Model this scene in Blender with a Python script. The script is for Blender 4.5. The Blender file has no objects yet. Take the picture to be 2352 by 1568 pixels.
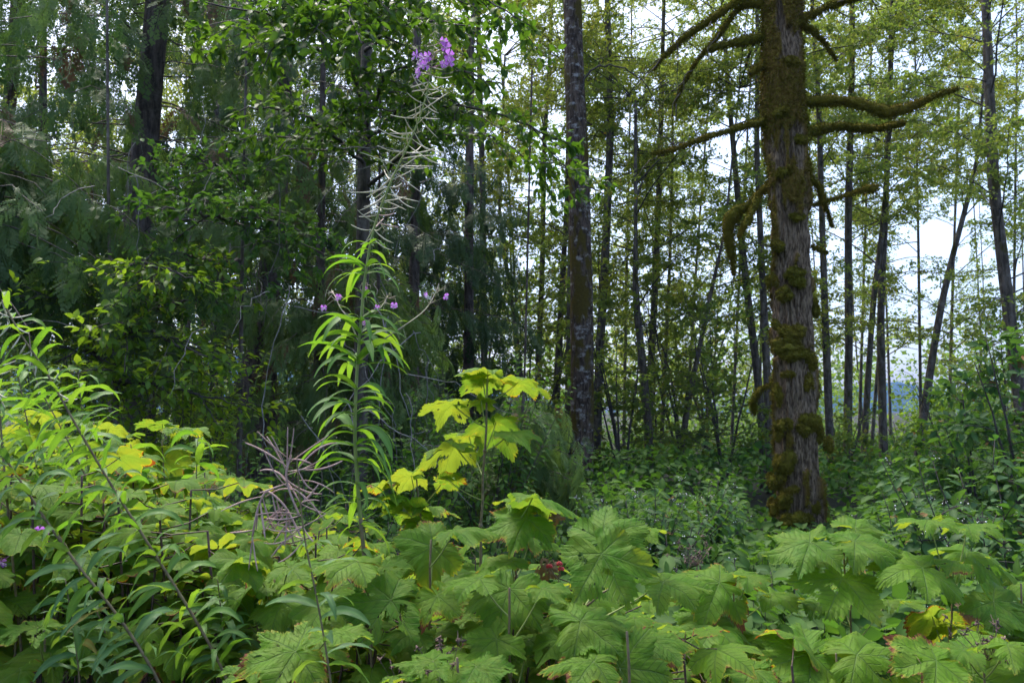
import bpy, math, random
import numpy as np

random.seed(11)
rng = np.random.default_rng(11)
S = bpy.context.scene
COL = S.collection
R = math.radians

# ------------------------------------------------------------------ camera
F = 1829.0                       # focal length in pixels of a 2352 px wide frame
CAMZ, PITCH = 1.6, R(5.0)
cam = bpy.data.objects.new('camera', bpy.data.cameras.new('camera'))
COL.objects.link(cam)
cam.location = (0, 0, CAMZ)
cam.rotation_euler = (R(90) + PITCH, 0, 0)
cam.data.sensor_width = 36
cam.data.lens = 36 * F / 2352
cam.data.clip_start = 0.05
cam.data.clip_end = 20000
cam.data.dof.use_dof = True
cam.data.dof.focus_distance = 1.9
cam.data.dof.aperture_fstop = 13.0
S.camera = cam

# ------------------------------------------------------------------ light
SUN_EL, SUN_AZ = R(63), R(-30)     # azimuth from +Y towards +X: the light comes from behind the trees
w = bpy.data.worlds.new('World')
S.world = w
w.use_nodes = True
nt = w.node_tree
bg = nt.nodes['Background']
sky = nt.nodes.new('ShaderNodeTexSky')
sky.sky_type = 'NISHITA'
sky.sun_disc = False
sky.sun_elevation = SUN_EL
sky.sun_rotation = SUN_AZ
sky.air_density = 1.0
sky.dust_density = 4.0
sky.ozone_density = 1.0
nt.links.new(sky.outputs[0], bg.inputs[0])
bg.inputs[1].default_value = 0.15
sl = bpy.data.lights.new('sun', 'SUN')
sl.energy = 1.5
sl.angle = R(22)
sl.color = (1.0, 0.95, 0.86)
sun = bpy.data.objects.new('sun', sl)
COL.objects.link(sun)
sun.rotation_euler = (-(R(90) - SUN_EL), 0, -SUN_AZ)
S.view_settings.view_transform = 'Standard'
S.view_settings.look = 'None'
S.view_settings.gamma = 1
S.view_settings.exposure = 1.7
cy = S.cycles
cy.max_bounces = 7
cy.diffuse_bounces = 5
cy.glossy_bounces = 2
cy.transmission_bounces = 4
cy.volume_bounces = 0
cy.transparent_max_bounces = 4
cy.sample_clamp_indirect = 6
cy.caustics_reflective = False
cy.caustics_refractive = False
cy.use_denoising = True

# ------------------------------------------------------------------ geometry helpers
CP, SP = math.cos(PITCH), math.sin(PITCH)

def at(px, py, D):
    """world point seen at pixel (px, py) of the 2352 x 1568 frame, D metres in front"""
    x = (px - 1176) / F
    u = (784 - py) / F
    t = D / (CP - u * SP)
    return np.array([x * t, D, CAMZ + (SP + u * CP) * t])

def proj(p):
    p = np.asarray(p, float)
    y, z = p[..., 1], p[..., 2] - CAMZ
    f = np.maximum(y * CP + z * SP, 0.05)
    u = -y * SP + z * CP
    return 1176 + F * p[..., 0] / f, 784 - F * u / f

def nrm(a):
    a = np.asarray(a, float)
    return a / np.maximum(np.linalg.norm(a, axis=-1, keepdims=True), 1e-9)

def rnd3(n, s=1.0):
    return rng.normal(0, s, (n, 3))

class Acc:
    def __init__(s):
        s.v, s.q, s.t, s.var, s.aux, s.lp = [], [], [], [], [], []
        s.n = 0
    def add(s, v, q=None, t=None, var=0.5, aux=0.0, lp=None):
        v = np.asarray(v, np.float32).reshape(-1, 3)
        m = len(v)
        if m == 0:
            return
        s.v.append(v)
        if q is not None and len(q): s.q.append(np.asarray(q, np.int64).reshape(-1, 4) + s.n)
        if t is not None and len(t): s.t.append(np.asarray(t, np.int64).reshape(-1, 3) + s.n)
        s.var.append(np.broadcast_to(np.asarray(var, np.float32), (m,)))
        s.aux.append(np.broadcast_to(np.asarray(aux, np.float32), (m,)))
        s.lp.append(np.zeros((m, 3), np.float32) if lp is None else np.asarray(lp, np.float32).reshape(-1, 3))
        s.n += m
    def mesh(s, name, mat, smooth=True):
        me = bpy.data.meshes.new(name)
        if s.n == 0:
            return me
        v = np.concatenate(s.v)
        q = np.concatenate(s.q) if s.q else np.zeros((0, 4), np.int64)
        t = np.concatenate(s.t) if s.t else np.zeros((0, 3), np.int64)
        me.vertices.add(len(v))
        me.vertices.foreach_set('co', v.ravel())
        loops = np.concatenate([q.ravel(), t.ravel()]).astype(np.int32)
        me.loops.add(len(loops))
        me.loops.foreach_set('vertex_index', loops)
        st = np.concatenate([np.arange(len(q)) * 4, len(q) * 4 + np.arange(len(t)) * 3]).astype(np.int32)
        me.polygons.add(len(st))
        me.polygons.foreach_set('loop_start', st)
        me.polygons.foreach_set('use_smooth', np.full(len(st), smooth))
        me.update(calc_edges=True)
        a = me.attributes.new('var', 'FLOAT', 'POINT'); a.data.foreach_set('value', np.concatenate(s.var))
        a = me.attributes.new('aux', 'FLOAT', 'POINT'); a.data.foreach_set('value', np.concatenate(s.aux))
        lp = np.concatenate(s.lp)
        if np.abs(lp).max() > 0:
            a = me.attributes.new('lp', 'FLOAT_VECTOR', 'POINT'); a.data.foreach_set('vector', lp.ravel())
        me.materials.append(mat)
        return me

def obj(name, me, parent=None, loc=None):
    o = bpy.data.objects.new(name, me)
    COL.objects.link(o)
    if parent is not None:
        o.parent = parent
    if loc is not None:
        o.location = loc
    return o

def build(name, acc, mat, parent=None, smooth=True):
    """mesh in world coordinates; children are stored relative to their thing's base"""
    off = np.array(parent.location, np.float32) if parent is not None else None
    if off is not None:
        acc.v = [v - off for v in acc.v]
    return obj(name, acc.mesh(name, mat, smooth), parent)

def tag(o, label=None, cat=None, group=None, kind=None):
    if label: o['label'] = label
    if cat: o['category'] = cat
    if group: o['group'] = group
    if kind: o['kind'] = kind
    return o

def thing(name, label, cat, loc, group=None):
    o = bpy.data.objects.new(name, None)
    COL.objects.link(o)
    o.location = [float(c) for c in loc]
    o.empty_display_size = 0.1
    return tag(o, label, cat, group)

def vnoise(p, seed=0):
    """value noise on (n,3) points, 0..1"""
    p = np.asarray(p, float)
    i = np.floor(p).astype(np.int64); f = p - i
    f = f * f * (3 - 2 * f)
    def h(a, b, c):
        n = ((a * 73856093) ^ (b * 19349663) ^ (c * 83492791) ^ (seed * 2654435761)) & 0xffffffff
        n = ((n ^ (n >> 16)) * 0x45d9f3b) & 0xffffffff
        n = ((n ^ (n >> 16)) * 0x45d9f3b) & 0xffffffff
        return ((n ^ (n >> 16)) & 0xffff) / 65535.0
    r = 0
    for a in (0, 1):
        for b in (0, 1):
            for c in (0, 1):
                wgt = (f[..., 0] if a else 1 - f[..., 0]) * (f[..., 1] if b else 1 - f[..., 1]) * (f[..., 2] if c else 1 - f[..., 2])
                r = r + wgt * h(i[..., 0] + a, i[..., 1] + b, i[..., 2] + c)
    return r

def fbm(p, oct=4, seed=0):
    s, a, tot = 0, 1.0, 0
    for k in range(oct):
        s = s + a * vnoise(np.asarray(p) * 2 ** k, seed + k); tot += a; a *= .5
    return s / tot

def resample(pts, n, smooth=True):
    pts = np.asarray(pts, float)
    d = np.r_[0, np.cumsum(np.linalg.norm(np.diff(pts[:, :3], axis=0), axis=1))]
    t = np.linspace(0, d[-1], n)
    out = np.stack([np.interp(t, d, pts[:, k]) for k in range(pts.shape[1])], 1)
    if smooth and n > 6:
        for _ in range(max(1, n // (2 * len(pts)))):
            out[1:-1] = .25 * out[:-2] + .5 * out[1:-1] + .25 * out[2:]
    return out

def tube(acc, pts, rad, sides=5, var=0.5, aux=0.0, cap=True):
    pts = np.asarray(pts, float); n = len(pts)
    rad = np.broadcast_to(np.asarray(rad, float), (n,))
    tg = nrm(np.gradient(pts, axis=0))
    m = np.abs(tg.mean(0))
    ref = np.array([1., 0, 0]) if m[2] > m[0] else np.array([0, 0, 1.])
    a = nrm(np.cross(tg, ref)); b = np.cross(tg, a)
    th = np.arange(sides) * 2 * math.pi / sides
    v = pts[:, None] + rad[:, None, None] * (np.cos(th)[None, :, None] * a[:, None] + np.sin(th)[None, :, None] * b[:, None])
    i = np.arange(n - 1)[:, None] * sides; j = np.arange(sides)[None]; j2 = (j + 1) % sides
    q = np.stack([i + j, i + j2, i + sides + j2, i + sides + j], -1).reshape(-1, 4)
    if cap:
        v = np.concatenate([v.reshape(-1, 3), pts[-1:] + tg[-1:] * rad[-1] * .8])
        k = (n - 1) * sides
        t = np.stack([k + j[0], k + j2[0], np.full(sides, n * sides)], 1)
        acc.add(v, q, t, var, aux)
    else:
        acc.add(v, q, None, var, aux)

def prisms(acc, a, b, ra, rb, var=0.5):
    """many straight three-sided twigs at once"""
    a = np.asarray(a); b = np.asarray(b); n = len(a)
    if n == 0: return
    d = nrm(b - a)
    ref = np.where(np.abs(d[:, 2:3]) > .8, [[1., 0, 0]], [[0, 0, 1.]])
    u = nrm(np.cross(d, ref)); v = np.cross(d, u)
    ra = np.broadcast_to(ra, (n,))[:, None]; rb = np.broadcast_to(rb, (n,))[:, None]
    vs = []
    for p, r in ((a, ra), (b, rb)):
        for k in range(3):
            th = k * 2.0944
            vs.append(p + r * (math.cos(th) * u + math.sin(th) * v))
    vs = np.stack(vs, 1).reshape(-1, 3)
    base = np.arange(n)[:, None, None] * 6
    q = np.array([[0, 1, 4, 3], [1, 2, 5, 4], [2, 0, 3, 5]])[None] + base
    acc.add(vs, q, None, var)

def scatter(acc, T, pos, d, n, size, var, flip=0):
    pos = np.asarray(pos, float); N = len(pos)
    if N == 0: return
    d = nrm(d); n = np.asarray(n, float)
    n = nrm(n - d * (n * d).sum(1, keepdims=True)); b = np.cross(n, d)
    size = np.broadcast_to(size, (N,))
    M = np.stack([d, b, n], 2)
    v = np.einsum('nij,kj->nki', M, T['v']) * size[:, None, None] + pos[:, None]
    K = len(T['v']); base = np.arange(N)[:, None, None] * K
    q = (T['q'][None] + base).reshape(-1, 4) if len(T['q']) else None
    t = (T['t'][None] + base).reshape(-1, 3) if len(T['t']) else None
    var = np.repeat(np.broadcast_to(var, (N,)), K)
    aux = np.tile(T['aux'], N)
    lp = np.tile(T['lp'], (N, 1)) if T.get('lp') is not None else None
    acc.add(v.reshape(-1, 3), q, t, var, aux, lp)

def tmpl(v, q=(), t=(), aux=None, lp=None):
    v = np.asarray(v, float)
    return dict(v=v, q=np.asarray(q, np.int64).reshape(-1, 4), t=np.asarray(t, np.int64).reshape(-1, 3),
                aux=np.zeros(len(v)) if aux is None else np.asarray(aux, float), lp=lp)

T_SMALL = tmpl([(0, 0, 0), (.45, .36, .09), (1, 0, -.08), (.45, -.36, .05)], [(0, 1, 2, 3)])

def ovate(stations, width, fold, droop, wav=0.0):
    v, aux = [], []
    for i, (s, wd) in enumerate(stations):
        for side in (-1, 0, 1):
            v.append((s, side * wd * width / 2, fold * abs(side) * wd * width - droop * s * s + wav * abs(side) * math.sin(i * 2.3 + side)))
            aux.append(1.0 if side == 0 else 0.0)
    q = []
    for i in range(len(stations) - 1):
        for c in (0, 1):
            q.append((i * 3 + c, i * 3 + c + 1, i * 3 + 4 + c, i * 3 + 3 + c))
    return tmpl(v, q, aux=aux)

T_OV = [ovate([(0, .03), (.12, .6), (.35, 1), (.62, .85), (.86, .38), (1.0, .03)], .56, f, dr, .02)
        for f, dr in ((.18, .18), (.08, .38), (.25, .05))]
T_OV2 = [ovate([(0, .05), (.3, 1), (.7, .8), (1.0, .04)], .6, .15, dr) for dr in (.1, .32)]

def frond(nside, nblade, bl, bw, droop):
    """flat drooping conifer spray, axis along +X"""
    v, q = [], []
    def blade(p, d, L, wd):
        d = np.array(d) / np.hypot(*d); nn = np.array([-d[1], d[0]])
        k = len(v)
        for a, b in ((0, 0), (.45, .5), (1, 0), (.45, -.5)):
            P = np.array(p) + d * L * a + nn * wd * b
            v.append((P[0], P[1], 0))
        q.append((k, k + 1, k + 2, k + 3))
    blade((0, 0), (1, 0), 1.0, .02)
    for i in range(nside):
        t = .06 + .9 * i / nside
        L = (.38 * math.sin(math.pi * min(1, (t + .12)) ** .8) * (1 - .45 * t) + .05) * random.uniform(.7, 1.2)
        for s in (-1, 1):
            t2 = t + (.03 if s > 0 else 0)
            an = R(42) * s + random.uniform(-.1, .1)
            dd = (math.cos(an), math.sin(an))
            blade((t2, 0), dd, L, bw * .8)
            for j in range(nblade):
                u = (.2 + .75 * j / nblade) * L
                for s2 in (-1, 1):
                    a2 = an + s2 * R(38)
                    blade((t2 + dd[0] * u, dd[1] * u), (math.cos(a2), math.sin(a2)), bl * (1.1 - .6 * j / nblade), bw)
    v = np.array(v)
    v[:, 2] = -droop * v[:, 0] ** 2 - .5 * droop * np.abs(v[:, 1]) + .02 * np.sin(v[:, 0] * 14 + v[:, 1] * 9)
    return tmpl(v, q)

T_FROND = [frond(8, 3, .075, .036, dr) for dr in (.25, .5, .8)]
T_FROND_FINE = [frond(10, 5, .055, .026, dr) for dr in (.25, .5, .8)]

# ------------------------------------------------------------------ materials
class N:
    def __init__(s, name):
        s.m = bpy.data.materials.new(name); s.m.use_nodes = True
        s.t = s.m.node_tree; s.t.nodes.clear()
        s.out = s.t.nodes.new('ShaderNodeOutputMaterial')
    def node(s, typ, **kw):
        n = s.t.nodes.new('ShaderNode' + typ)
        for k, v in kw.items(): setattr(n, k, v)
        return n
    def put(s, sock, v):
        if isinstance(v, bpy.types.NodeSocket): s.t.links.new(v, sock)
        elif v is not None:
            if isinstance(v, (tuple, list)) and len(v) == 3 and sock.type == 'RGBA': v = (*v, 1)
            sock.default_value = v
    def math(s, op, a, b=None, c=None):
        n = s.node('Math', operation=op)
        for i, x in enumerate((a, b, c)):
            if x is not None: s.put(n.inputs[i], x)
        return n.outputs[0]
    def mix(s, f, a, b, mode='MIX'):
        n = s.node('Mix', data_type='RGBA', blend_type=mode)
        s.put(n.inputs[0], f); s.put(n.inputs[6], a); s.put(n.inputs[7], b)
        return n.outputs[2]
    def attr(s, name, out='Fac'):
        n = s.node('Attribute', attribute_name=name)
        return n.outputs[out]
    def noise(s, vec, scale, detail=3, rough=.55, out=0):
        n = s.node('TexNoise')
        if vec is not None: s.put(n.inputs['Vector'], vec)
        s.put(n.inputs['Scale'], scale); s.put(n.inputs['Detail'], detail); s.put(n.inputs['Roughness'], rough)
        return n.outputs[out]
    def ramp(s, v, lo, hi):
        n = s.node('MapRange', interpolation_type='SMOOTHSTEP')
        s.put(n.inputs[0], v); s.put(n.inputs[1], lo); s.put(n.inputs[2], hi)
        return n.outputs[0]
    def coord(s, which='Object'):
        return s.node('TexCoord').outputs[which]
    def scale(s, vec, sc):
        n = s.node('Mapping'); s.put(n.inputs['Vector'], vec); n.inputs['Scale'].default_value = sc
        return n.outputs[0]
    def bump(s, h, strength, dist):
        n = s.node('Bump'); s.put(n.inputs['Height'], h)
        n.inputs['Strength'].default_value = strength; n.inputs['Distance'].default_value = dist
        return n.outputs[0]
    def principled(s, col, rough, spec=.3, normal=None):
        n = s.node('BsdfPrincipled')
        s.put(n.inputs['Base Color'], col); s.put(n.inputs['Roughness'], rough)
        s.put(n.inputs['Specular IOR Level'], spec)
        if normal is not None: s.put(n.inputs['Normal'], normal)
        return n.outputs[0]
    def done(s, sh):
        s.t.links.new(sh, s.out.inputs[0]); return s.m

def leaf_mat(name, c1, c2, t1, t2, trans=.45, rough=.45, spec=.35, odd=None, oddp=.93, blotch=.25, nscale=.6):
    """thin leaf: reflecting colour c, light let through coloured t"""
    m = N(name)
    var = m.attr('var')
    nz = m.noise(m.node('NewGeometry').outputs['Position'], nscale, 2)
    f = m.math('ADD', m.math('MULTIPLY', var, 1 - blotch), m.math('MULTIPLY', m.ramp(nz, .3, .7), blotch))
    c = m.mix(f, c1, c2); t = m.mix(f, t1, t2)
    if odd:
        k = m.math('GREATER_THAN', m.math('FRACT', m.math('MULTIPLY', var, 37.7)), oddp)
        c = m.mix(k, c, odd); t = m.mix(k, t, odd)
    mid = m.attr('aux')
    c = m.mix(m.math('MULTIPLY', mid, .3), c, tuple(min(1, x * 2.2) for x in c2))
    p = m.principled(c, rough, spec)
    tr = m.node('BsdfTranslucent'); m.put(tr.inputs[0], t)
    mx = m.node('MixShader'); mx.inputs[0].default_value = trans
    m.t.links.new(p, mx.inputs[1]); m.t.links.new(tr.outputs[0], mx.inputs[2])
    return m.done(mx.outputs[0])

M = {}
M['canopy'] = leaf_mat('canopy_leaf', (.080, .135, .026), (.14, .178, .036), (.22, .34, .04), (.43, .47, .06), .55, .5, .2,
                       odd=(.42, .30, .04), oddp=.975, blotch=.55, nscale=.35)
M['canopy_green'] = leaf_mat('canopy_leaf_green', (.065, .12, .026), (.12, .17, .035), (.19, .32, .04), (.38, .44, .06), .54, .5, .2,
                             odd=(.30, .26, .04), oddp=.97, blotch=.45, nscale=.4)
M['alder'] = leaf_mat('alder_leaf', (.026, .064, .016), (.048, .100, .018), (.08, .20, .012), (.17, .32, .018), .40, .5, .15)
M['hazel'] = leaf_mat('hazel_leaf', (.060, .135, .020), (.11, .19, .022), (.22, .42, .02), (.38, .52, .02), .5, .45, .3)
M['shade'] = leaf_mat('undergrowth_leaf', (.032, .082, .020), (.064, .125, .026), (.08, .21, .02), (.13, .28, .02), .38, .62, .14)
M['dogwood'] = leaf_mat('dogwood_leaf', (.030, .075, .028), (.058, .118, .036), (.08, .22, .025), (.17, .32, .03), .35, .55, .17,
                        odd=(.24, .12, .05), oddp=.985)
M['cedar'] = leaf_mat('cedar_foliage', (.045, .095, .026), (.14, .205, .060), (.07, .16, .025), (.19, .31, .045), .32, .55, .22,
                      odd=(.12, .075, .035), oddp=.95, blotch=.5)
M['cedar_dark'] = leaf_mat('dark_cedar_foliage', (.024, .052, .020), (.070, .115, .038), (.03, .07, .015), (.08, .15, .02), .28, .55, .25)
M['fireweed'] = leaf_mat('fireweed_leaf', (.065, .150, .035), (.10, .20, .040), (.17, .40, .02), (.30, .48, .03), .42, .55, .25)
M['fireweed_low'] = leaf_mat('older_fireweed_leaf', (.055, .130, .048), (.09, .18, .052), (.13, .30, .03), (.26, .40, .03), .36, .55, .2,
                       odd=(.20, .17, .03), oddp=.975)
M['farwood'] = leaf_mat('far_wood_leaf', (.06, .13, .035), (.12, .20, .05), (.13, .27, .04), (.27, .38, .06), .45, .6, .15, blotch=.6, nscale=.12)

def thimble_mat():
    m = N('thimbleberry_leaf')
    lp = m.attr('lp', 'Vector')
    rnd = m.math('FRACT', m.math('ADD', m.attr('var'), m.math('MULTIPLY', m.node('ObjectInfo').outputs['Random'], 7.31)))
    rho = m.attr('aux')
    sep = m.node('SeparateXYZ'); m.put(sep.inputs[0], lp)
    x = sep.outputs[0]; y = m.math('ABSOLUTE', sep.outputs[1])
    r = m.math('SQRT', m.math('ADD', m.math('MULTIPLY', x, x), m.math('MULTIPLY', y, y)))
    ang = m.math('ARCTAN2', y, x)
    d0 = m.math('ABSOLUTE', ang)
    d1 = m.math('ABSOLUTE', m.math('SUBTRACT', ang, R(54)))
    d2 = m.math('ABSOLUTE', m.math('SUBTRACT', ang, R(112)))
    dm = m.math('MINIMUM', m.math('MINIMUM', d0, d1), d2)
    lat = m.math('MULTIPLY', r, m.math('SINE', dm))
    alo = m.math('MULTIPLY', r, m.math('COSINE', dm))
    vein = m.math('SUBTRACT', 1, m.ramp(lat, .003, .016))
    sec = m.math('ABSOLUTE', m.math('SUBTRACT', m.math('FRACT', m.math('MULTIPLY', m.math('SUBTRACT', alo, m.math('MULTIPLY', lat, .85)), 8.0)), .5))
    secv = m.math('SUBTRACT', 1, m.ramp(sec, .02, .11))
    off = m.node('VectorMath', operation='ADD'); m.put(off.inputs[0], lp)
    cmb = m.node('CombineXYZ'); m.put(cmb.inputs[2], m.math('MULTIPLY', rnd, 40)); m.t.links.new(cmb.outputs[0], off.inputs[1])
    lpo = off.outputs[0]
    n1 = m.noise(lpo, 2.2, 3); n2 = m.noise(lpo, 9, 4, .65); n3 = m.noise(lpo, 26, 2)
    c = m.mix(rnd, (.050, .148, .012), (.098, .215, .012))
    c = m.mix(m.ramp(n1, .35, .7), c, (.10, .185, .022))
    c = m.mix(m.math('MULTIPLY', m.ramp(n2, .35, .75), .4), c, (.14, .225, .022))
    t = m.mix(rnd, (.18, .35, .025), (.36, .46, .035))
    t = m.mix(m.math('MULTIPLY', m.ramp(n1, .4, .7), .5), t, (.48, .46, .02))
    vv = m.math('MAXIMUM', vein, m.math('MULTIPLY', secv, .45))
    c = m.mix(m.math('MULTIPLY', vv, .6), c, (.15, .24, .075))
    t = m.mix(m.math('MULTIPLY', vv, .6), t, (.16, .25, .02))
    # browned margins and spots, more on some leaves than others
    amt = m.ramp(m.math('FRACT', m.math('MULTIPLY', rnd, 5.7)), .35, 1.0)
    e = m.math('ADD', m.math('MULTIPLY', m.math('POWER', rho, 3.0), .36), m.math('MULTIPLY', n1, .5))
    e = m.math('ADD', e, m.math('MULTIPLY', n2, .28))
    th = m.math('SUBTRACT', .855, m.math('MULTIPLY', amt, .17))
    br = m.ramp(e, th, m.math('ADD', th, .03))
    yl = m.ramp(e, m.math('SUBTRACT', th, .07), th)
    spot = m.math('MULTIPLY', m.ramp(n3, .74, .78), amt)
    c = m.mix(m.math('MULTIPLY', yl, .6), c, (.30, .27, .03)); t = m.mix(m.math('MULTIPLY', yl, .6), t, (.75, .55, .02))
    bc = m.mix(n3, (.22, .07, .02), (.13, .07, .05))
    brs = m.math('MAXIMUM', br, spot)
    c = m.mix(brs, c, bc); t = m.mix(brs, t, (.35, .09, .01))
    h = m.math('SUBTRACT', m.math('MULTIPLY', n3, .5), m.math('MAXIMUM', vein, m.math('MULTIPLY', secv, .8)))
    nb = m.bump(h, .8, .0035)
    p = m.principled(c, .55, .13, nb)
    tr = m.node('BsdfTranslucent'); m.put(tr.inputs[0], t)
    mx = m.node('MixShader'); mx.inputs[0].default_value = .42
    m.t.links.new(p, mx.inputs[1]); m.t.links.new(tr.outputs[0], mx.inputs[2])
    return m.done(mx.outputs[0])
M['thimble'] = thimble_mat()

def plain(name, c1, c2, rough=.6, scale=20, bump=0, stretch=(1, 1, 1), spec=.3, dist=.01):
    m = N(name)
    n = m.noise(m.scale(m.coord(), stretch), scale, 4, .6)
    c = m.mix(m.ramp(n, .3, .7), c1, c2)
    return m.done(m.principled(c, rough, spec, m.bump(n, bump, dist) if bump else None))

def bark(name, dark, light, moss, mossamt, lichen=0.0, bs=6):
    m = N(name)
    co = m.coord()
    n1 = m.noise(m.scale(co, (bs, bs, bs * .22)), 3.2, 5, .65)
    n2 = m.noise(m.scale(co, (1, 1, .45)), 3.0, 4, .6)
    n3 = m.noise(co, 30, 3, .6)
    c = m.mix(m.ramp(n1, .35, .65), dark, light)
    if lichen:
        n4 = m.noise(m.scale(co, (1, 1, 1.6)), 7.0, 4, .7)
        c = m.mix(m.math('MULTIPLY', m.ramp(n4, .52, .66), lichen), c, (.30, .29, .27))
    mk = m.math('MAXIMUM', m.ramp(n2, .78 - mossamt * .5, .86 - mossamt * .5), m.attr('aux'))
    mc = m.mix(n3, tuple(x * .55 for x in moss), tuple(x * 1.35 for x in moss))
    c = m.mix(mk, c, mc)
    h = m.math('ADD', n1, m.math('MULTIPLY', n3, .4))
    return m.done(m.principled(c, .9, .12, m.bump(h, .8, .03)))

M['bark_big'] = bark('furrowed_bark', (.060, .040, .025), (.29, .212, .138), (.150, .100, .022), .0, .0, 15)
M['bark_alder'] = bark('alder_bark', (.025, .018, .013), (.125, .092, .070), (.075, .058, .012), .58, .95, 8)
M['bark_thin'] = bark('thin_trunk_bark', (.050, .042, .034), (.150, .125, .102), (.060, .055, .015), .42, .25, 5)
M['bark_cedar'] = bark('cedar_bark', (.045, .035, .030), (.12, .095, .082), (.06, .055, .012), .35, .15, 7)
M['twig'] = plain('twig_bark', (.035, .028, .024), (.085, .075, .068), .8, 30)
M['twig_pale'] = plain('pale_dead_twig', (.10, .09, .08), (.24, .23, .21), .8, 30)
M['soil'] = plain('forest_soil', (.012, .012, .007), (.028, .030, .014), .95, 6, .6, dist=.05)
M['stem_green'] = plain('green_stem', (.16, .22, .05), (.24, .27, .07), .5, 40)
M['stem_brown'] = plain('brown_stem', (.10, .075, .040), (.20, .16, .075), .55, 60)
M['stem_dark'] = plain('dark_woody_stem', (.028, .018, .014), (.085, .05, .035), .6, 60)
M['pod'] = plain('seed_pod', (.44, .42, .26), (.60, .54, .42), .5, 50)
M['pod_old'] = plain('old_seed_pod', (.32, .21, .17), (.42, .30, .26), .6, 70)
M['bud'] = plain('small_bud', (.30, .33, .14), (.40, .30, .26), .5, 90)
M['petal'] = leaf_mat('fireweed_petal', (.36, .13, .52), (.48, .21, .64), (.45, .15, .65), (.58, .25, .78), .4, .5, .25)
M['sepal'] = plain('fireweed_sepal', (.22, .05, .20), (.32, .09, .28), .5, 50)
M['stamen'] = plain('pale_stamen', (.60, .50, .62), (.75, .70, .72), .6, 50)
M['berry_red'] = plain('red_berry', (.38, .012, .014), (.50, .03, .03), .3, 60, spec=.5)
M['berry_white'] = plain('white_berry', (.62, .64, .62), (.75, .75, .72), .35, 50, spec=.5)
M['berry_dark'] = plain('dark_berry_stalk', (.03, .028, .03), (.07, .05, .06), .6, 50)
M['dead'] = leaf_mat('withered_leaf', (.075, .048, .024), (.15, .095, .045), (.13, .075, .02), (.2, .11, .03), .2, .7, .2)

def moss_mat():
    m = N('moss')
    co = m.coord()
    n1 = m.noise(co, 14, 4, .65); n2 = m.noise(co, 60, 3, .7); n3 = m.noise(co, 2.5, 2)
    c = m.mix(m.ramp(n1, .3, .7), (.062, .056, .008), (.150, .145, .016))
    c = m.mix(m.math('MULTIPLY', m.ramp(n3, .35, .65), .45), c, (.160, .098, .016))
    c = m.mix(m.math('MULTIPLY', m.attr('var'), .5), c, (.22, .20, .03))
    return m.done(m.principled(c, .95, .05, m.bump(n2, .9, .02)))
M['moss'] = moss_mat()

# ------------------------------------------------------------------ ground, mountains, air
def ground():
    a = Acc()
    g = np.concatenate([-np.geomspace(3000, 8, 40), np.linspace(-7.5, 7.5, 31), np.geomspace(8, 3000, 40)])
    X, Y = np.meshgrid(g, g)
    Z = .12 * (fbm(np.stack([X * .3, Y * .3, X * 0], -1), 3) - .5) - .05
    v = np.stack([X, Y, Z], -1).reshape(-1, 3)
    n = len(g); i = np.arange(n - 1)[:, None] * n + np.arange(n - 1)[None]
    a.add(v, np.stack([i, i + 1, i + n + 1, i + n], -1).reshape(-1, 4))
    o = build('ground', a, M['soil'])
    o['kind'] = 'structure'
ground()

def mountains():
    m = N('forested_slope')
    n = m.noise(m.coord(), .02, 5, .7); n2 = m.noise(m.coord(), .15, 3, .7)
    c = m.mix(m.ramp(n, .3, .7), (.014, .030, .016), (.03, .055, .024))
    mat = m.done(m.principled(c, .95, .05, m.bump(n2, 1, 8)))
    a = Acc()
    px = np.linspace(-900, 3200, 260)
    key = np.interp(px, [-900, 0, 300, 700, 1100, 1300, 1450, 1700, 1950, 2060, 2200, 2400, 3200],
                    [690, 770, 830, 800, 880, 935, 955, 935, 890, 872, 905, 940, 920])
    rows = []
    for k, t in enumerate(np.linspace(0, 1, 26)):
        D = 1500 + 900 * t
        top = np.array([at(p, q, 2400)[2] for p, q in zip(px, key)])
        x = (px - 1176) / F * D
        z = -2 + (top + 2) * t ** 1.2
        nz = fbm(np.stack([x * .006, np.full_like(x, D * .006), x * 0], -1), 5, 3) - .5
        rows.append(np.stack([x, np.full_like(x, D) + nz * 80, z + nz * 50 * t + 5 * t * (vnoise(np.stack([x * .12, x * 0, x * 0], -1)) - .5)], -1))
    x = (px - 1176) / F * 2600
    rows.append(np.stack([x, np.full_like(x, 2700), np.full_like(x, -2)], -1))
    v = np.stack(rows); nr, nc = v.shape[:2]
    i = np.arange(nr - 1)[:, None] * nc + np.arange(nc - 1)[None]
    a.add(v.reshape(-1, 3), np.stack([i, i + 1, i + nc + 1, i + nc], -1).reshape(-1, 4))
    o = build('mountains', a, mat)
    o['kind'] = 'structure'
mountains()

def haze():
    m = N('haze_air')
    pv = m.node('VolumePrincipled')
    pv.inputs['Color'].default_value = (.22, .44, 1, 1)
    pv.inputs['Density'].default_value = .00018
    m.t.links.new(pv.outputs[0], m.out.inputs[1])
    a = Acc()
    x, y0, y1, z0, z1 = 3100, -3100, 3100, -3.5, 420
    v = [(sx * x, yy, zz) for zz in (z0, z1) for yy in (y0, y1) for sx in (-1, 1)]
    a.add(v, [(0, 2, 3, 1), (4, 5, 7, 6), (0, 1, 5, 4), (1, 3, 7, 5), (3, 2, 6, 7), (2, 0, 4, 6)])
    o = build('haze', a, m.m, smooth=False)
    o['kind'] = 'stuff'
    tag(o, 'thin blue air between the wood and the far mountain slope', 'haze')
haze()

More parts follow.
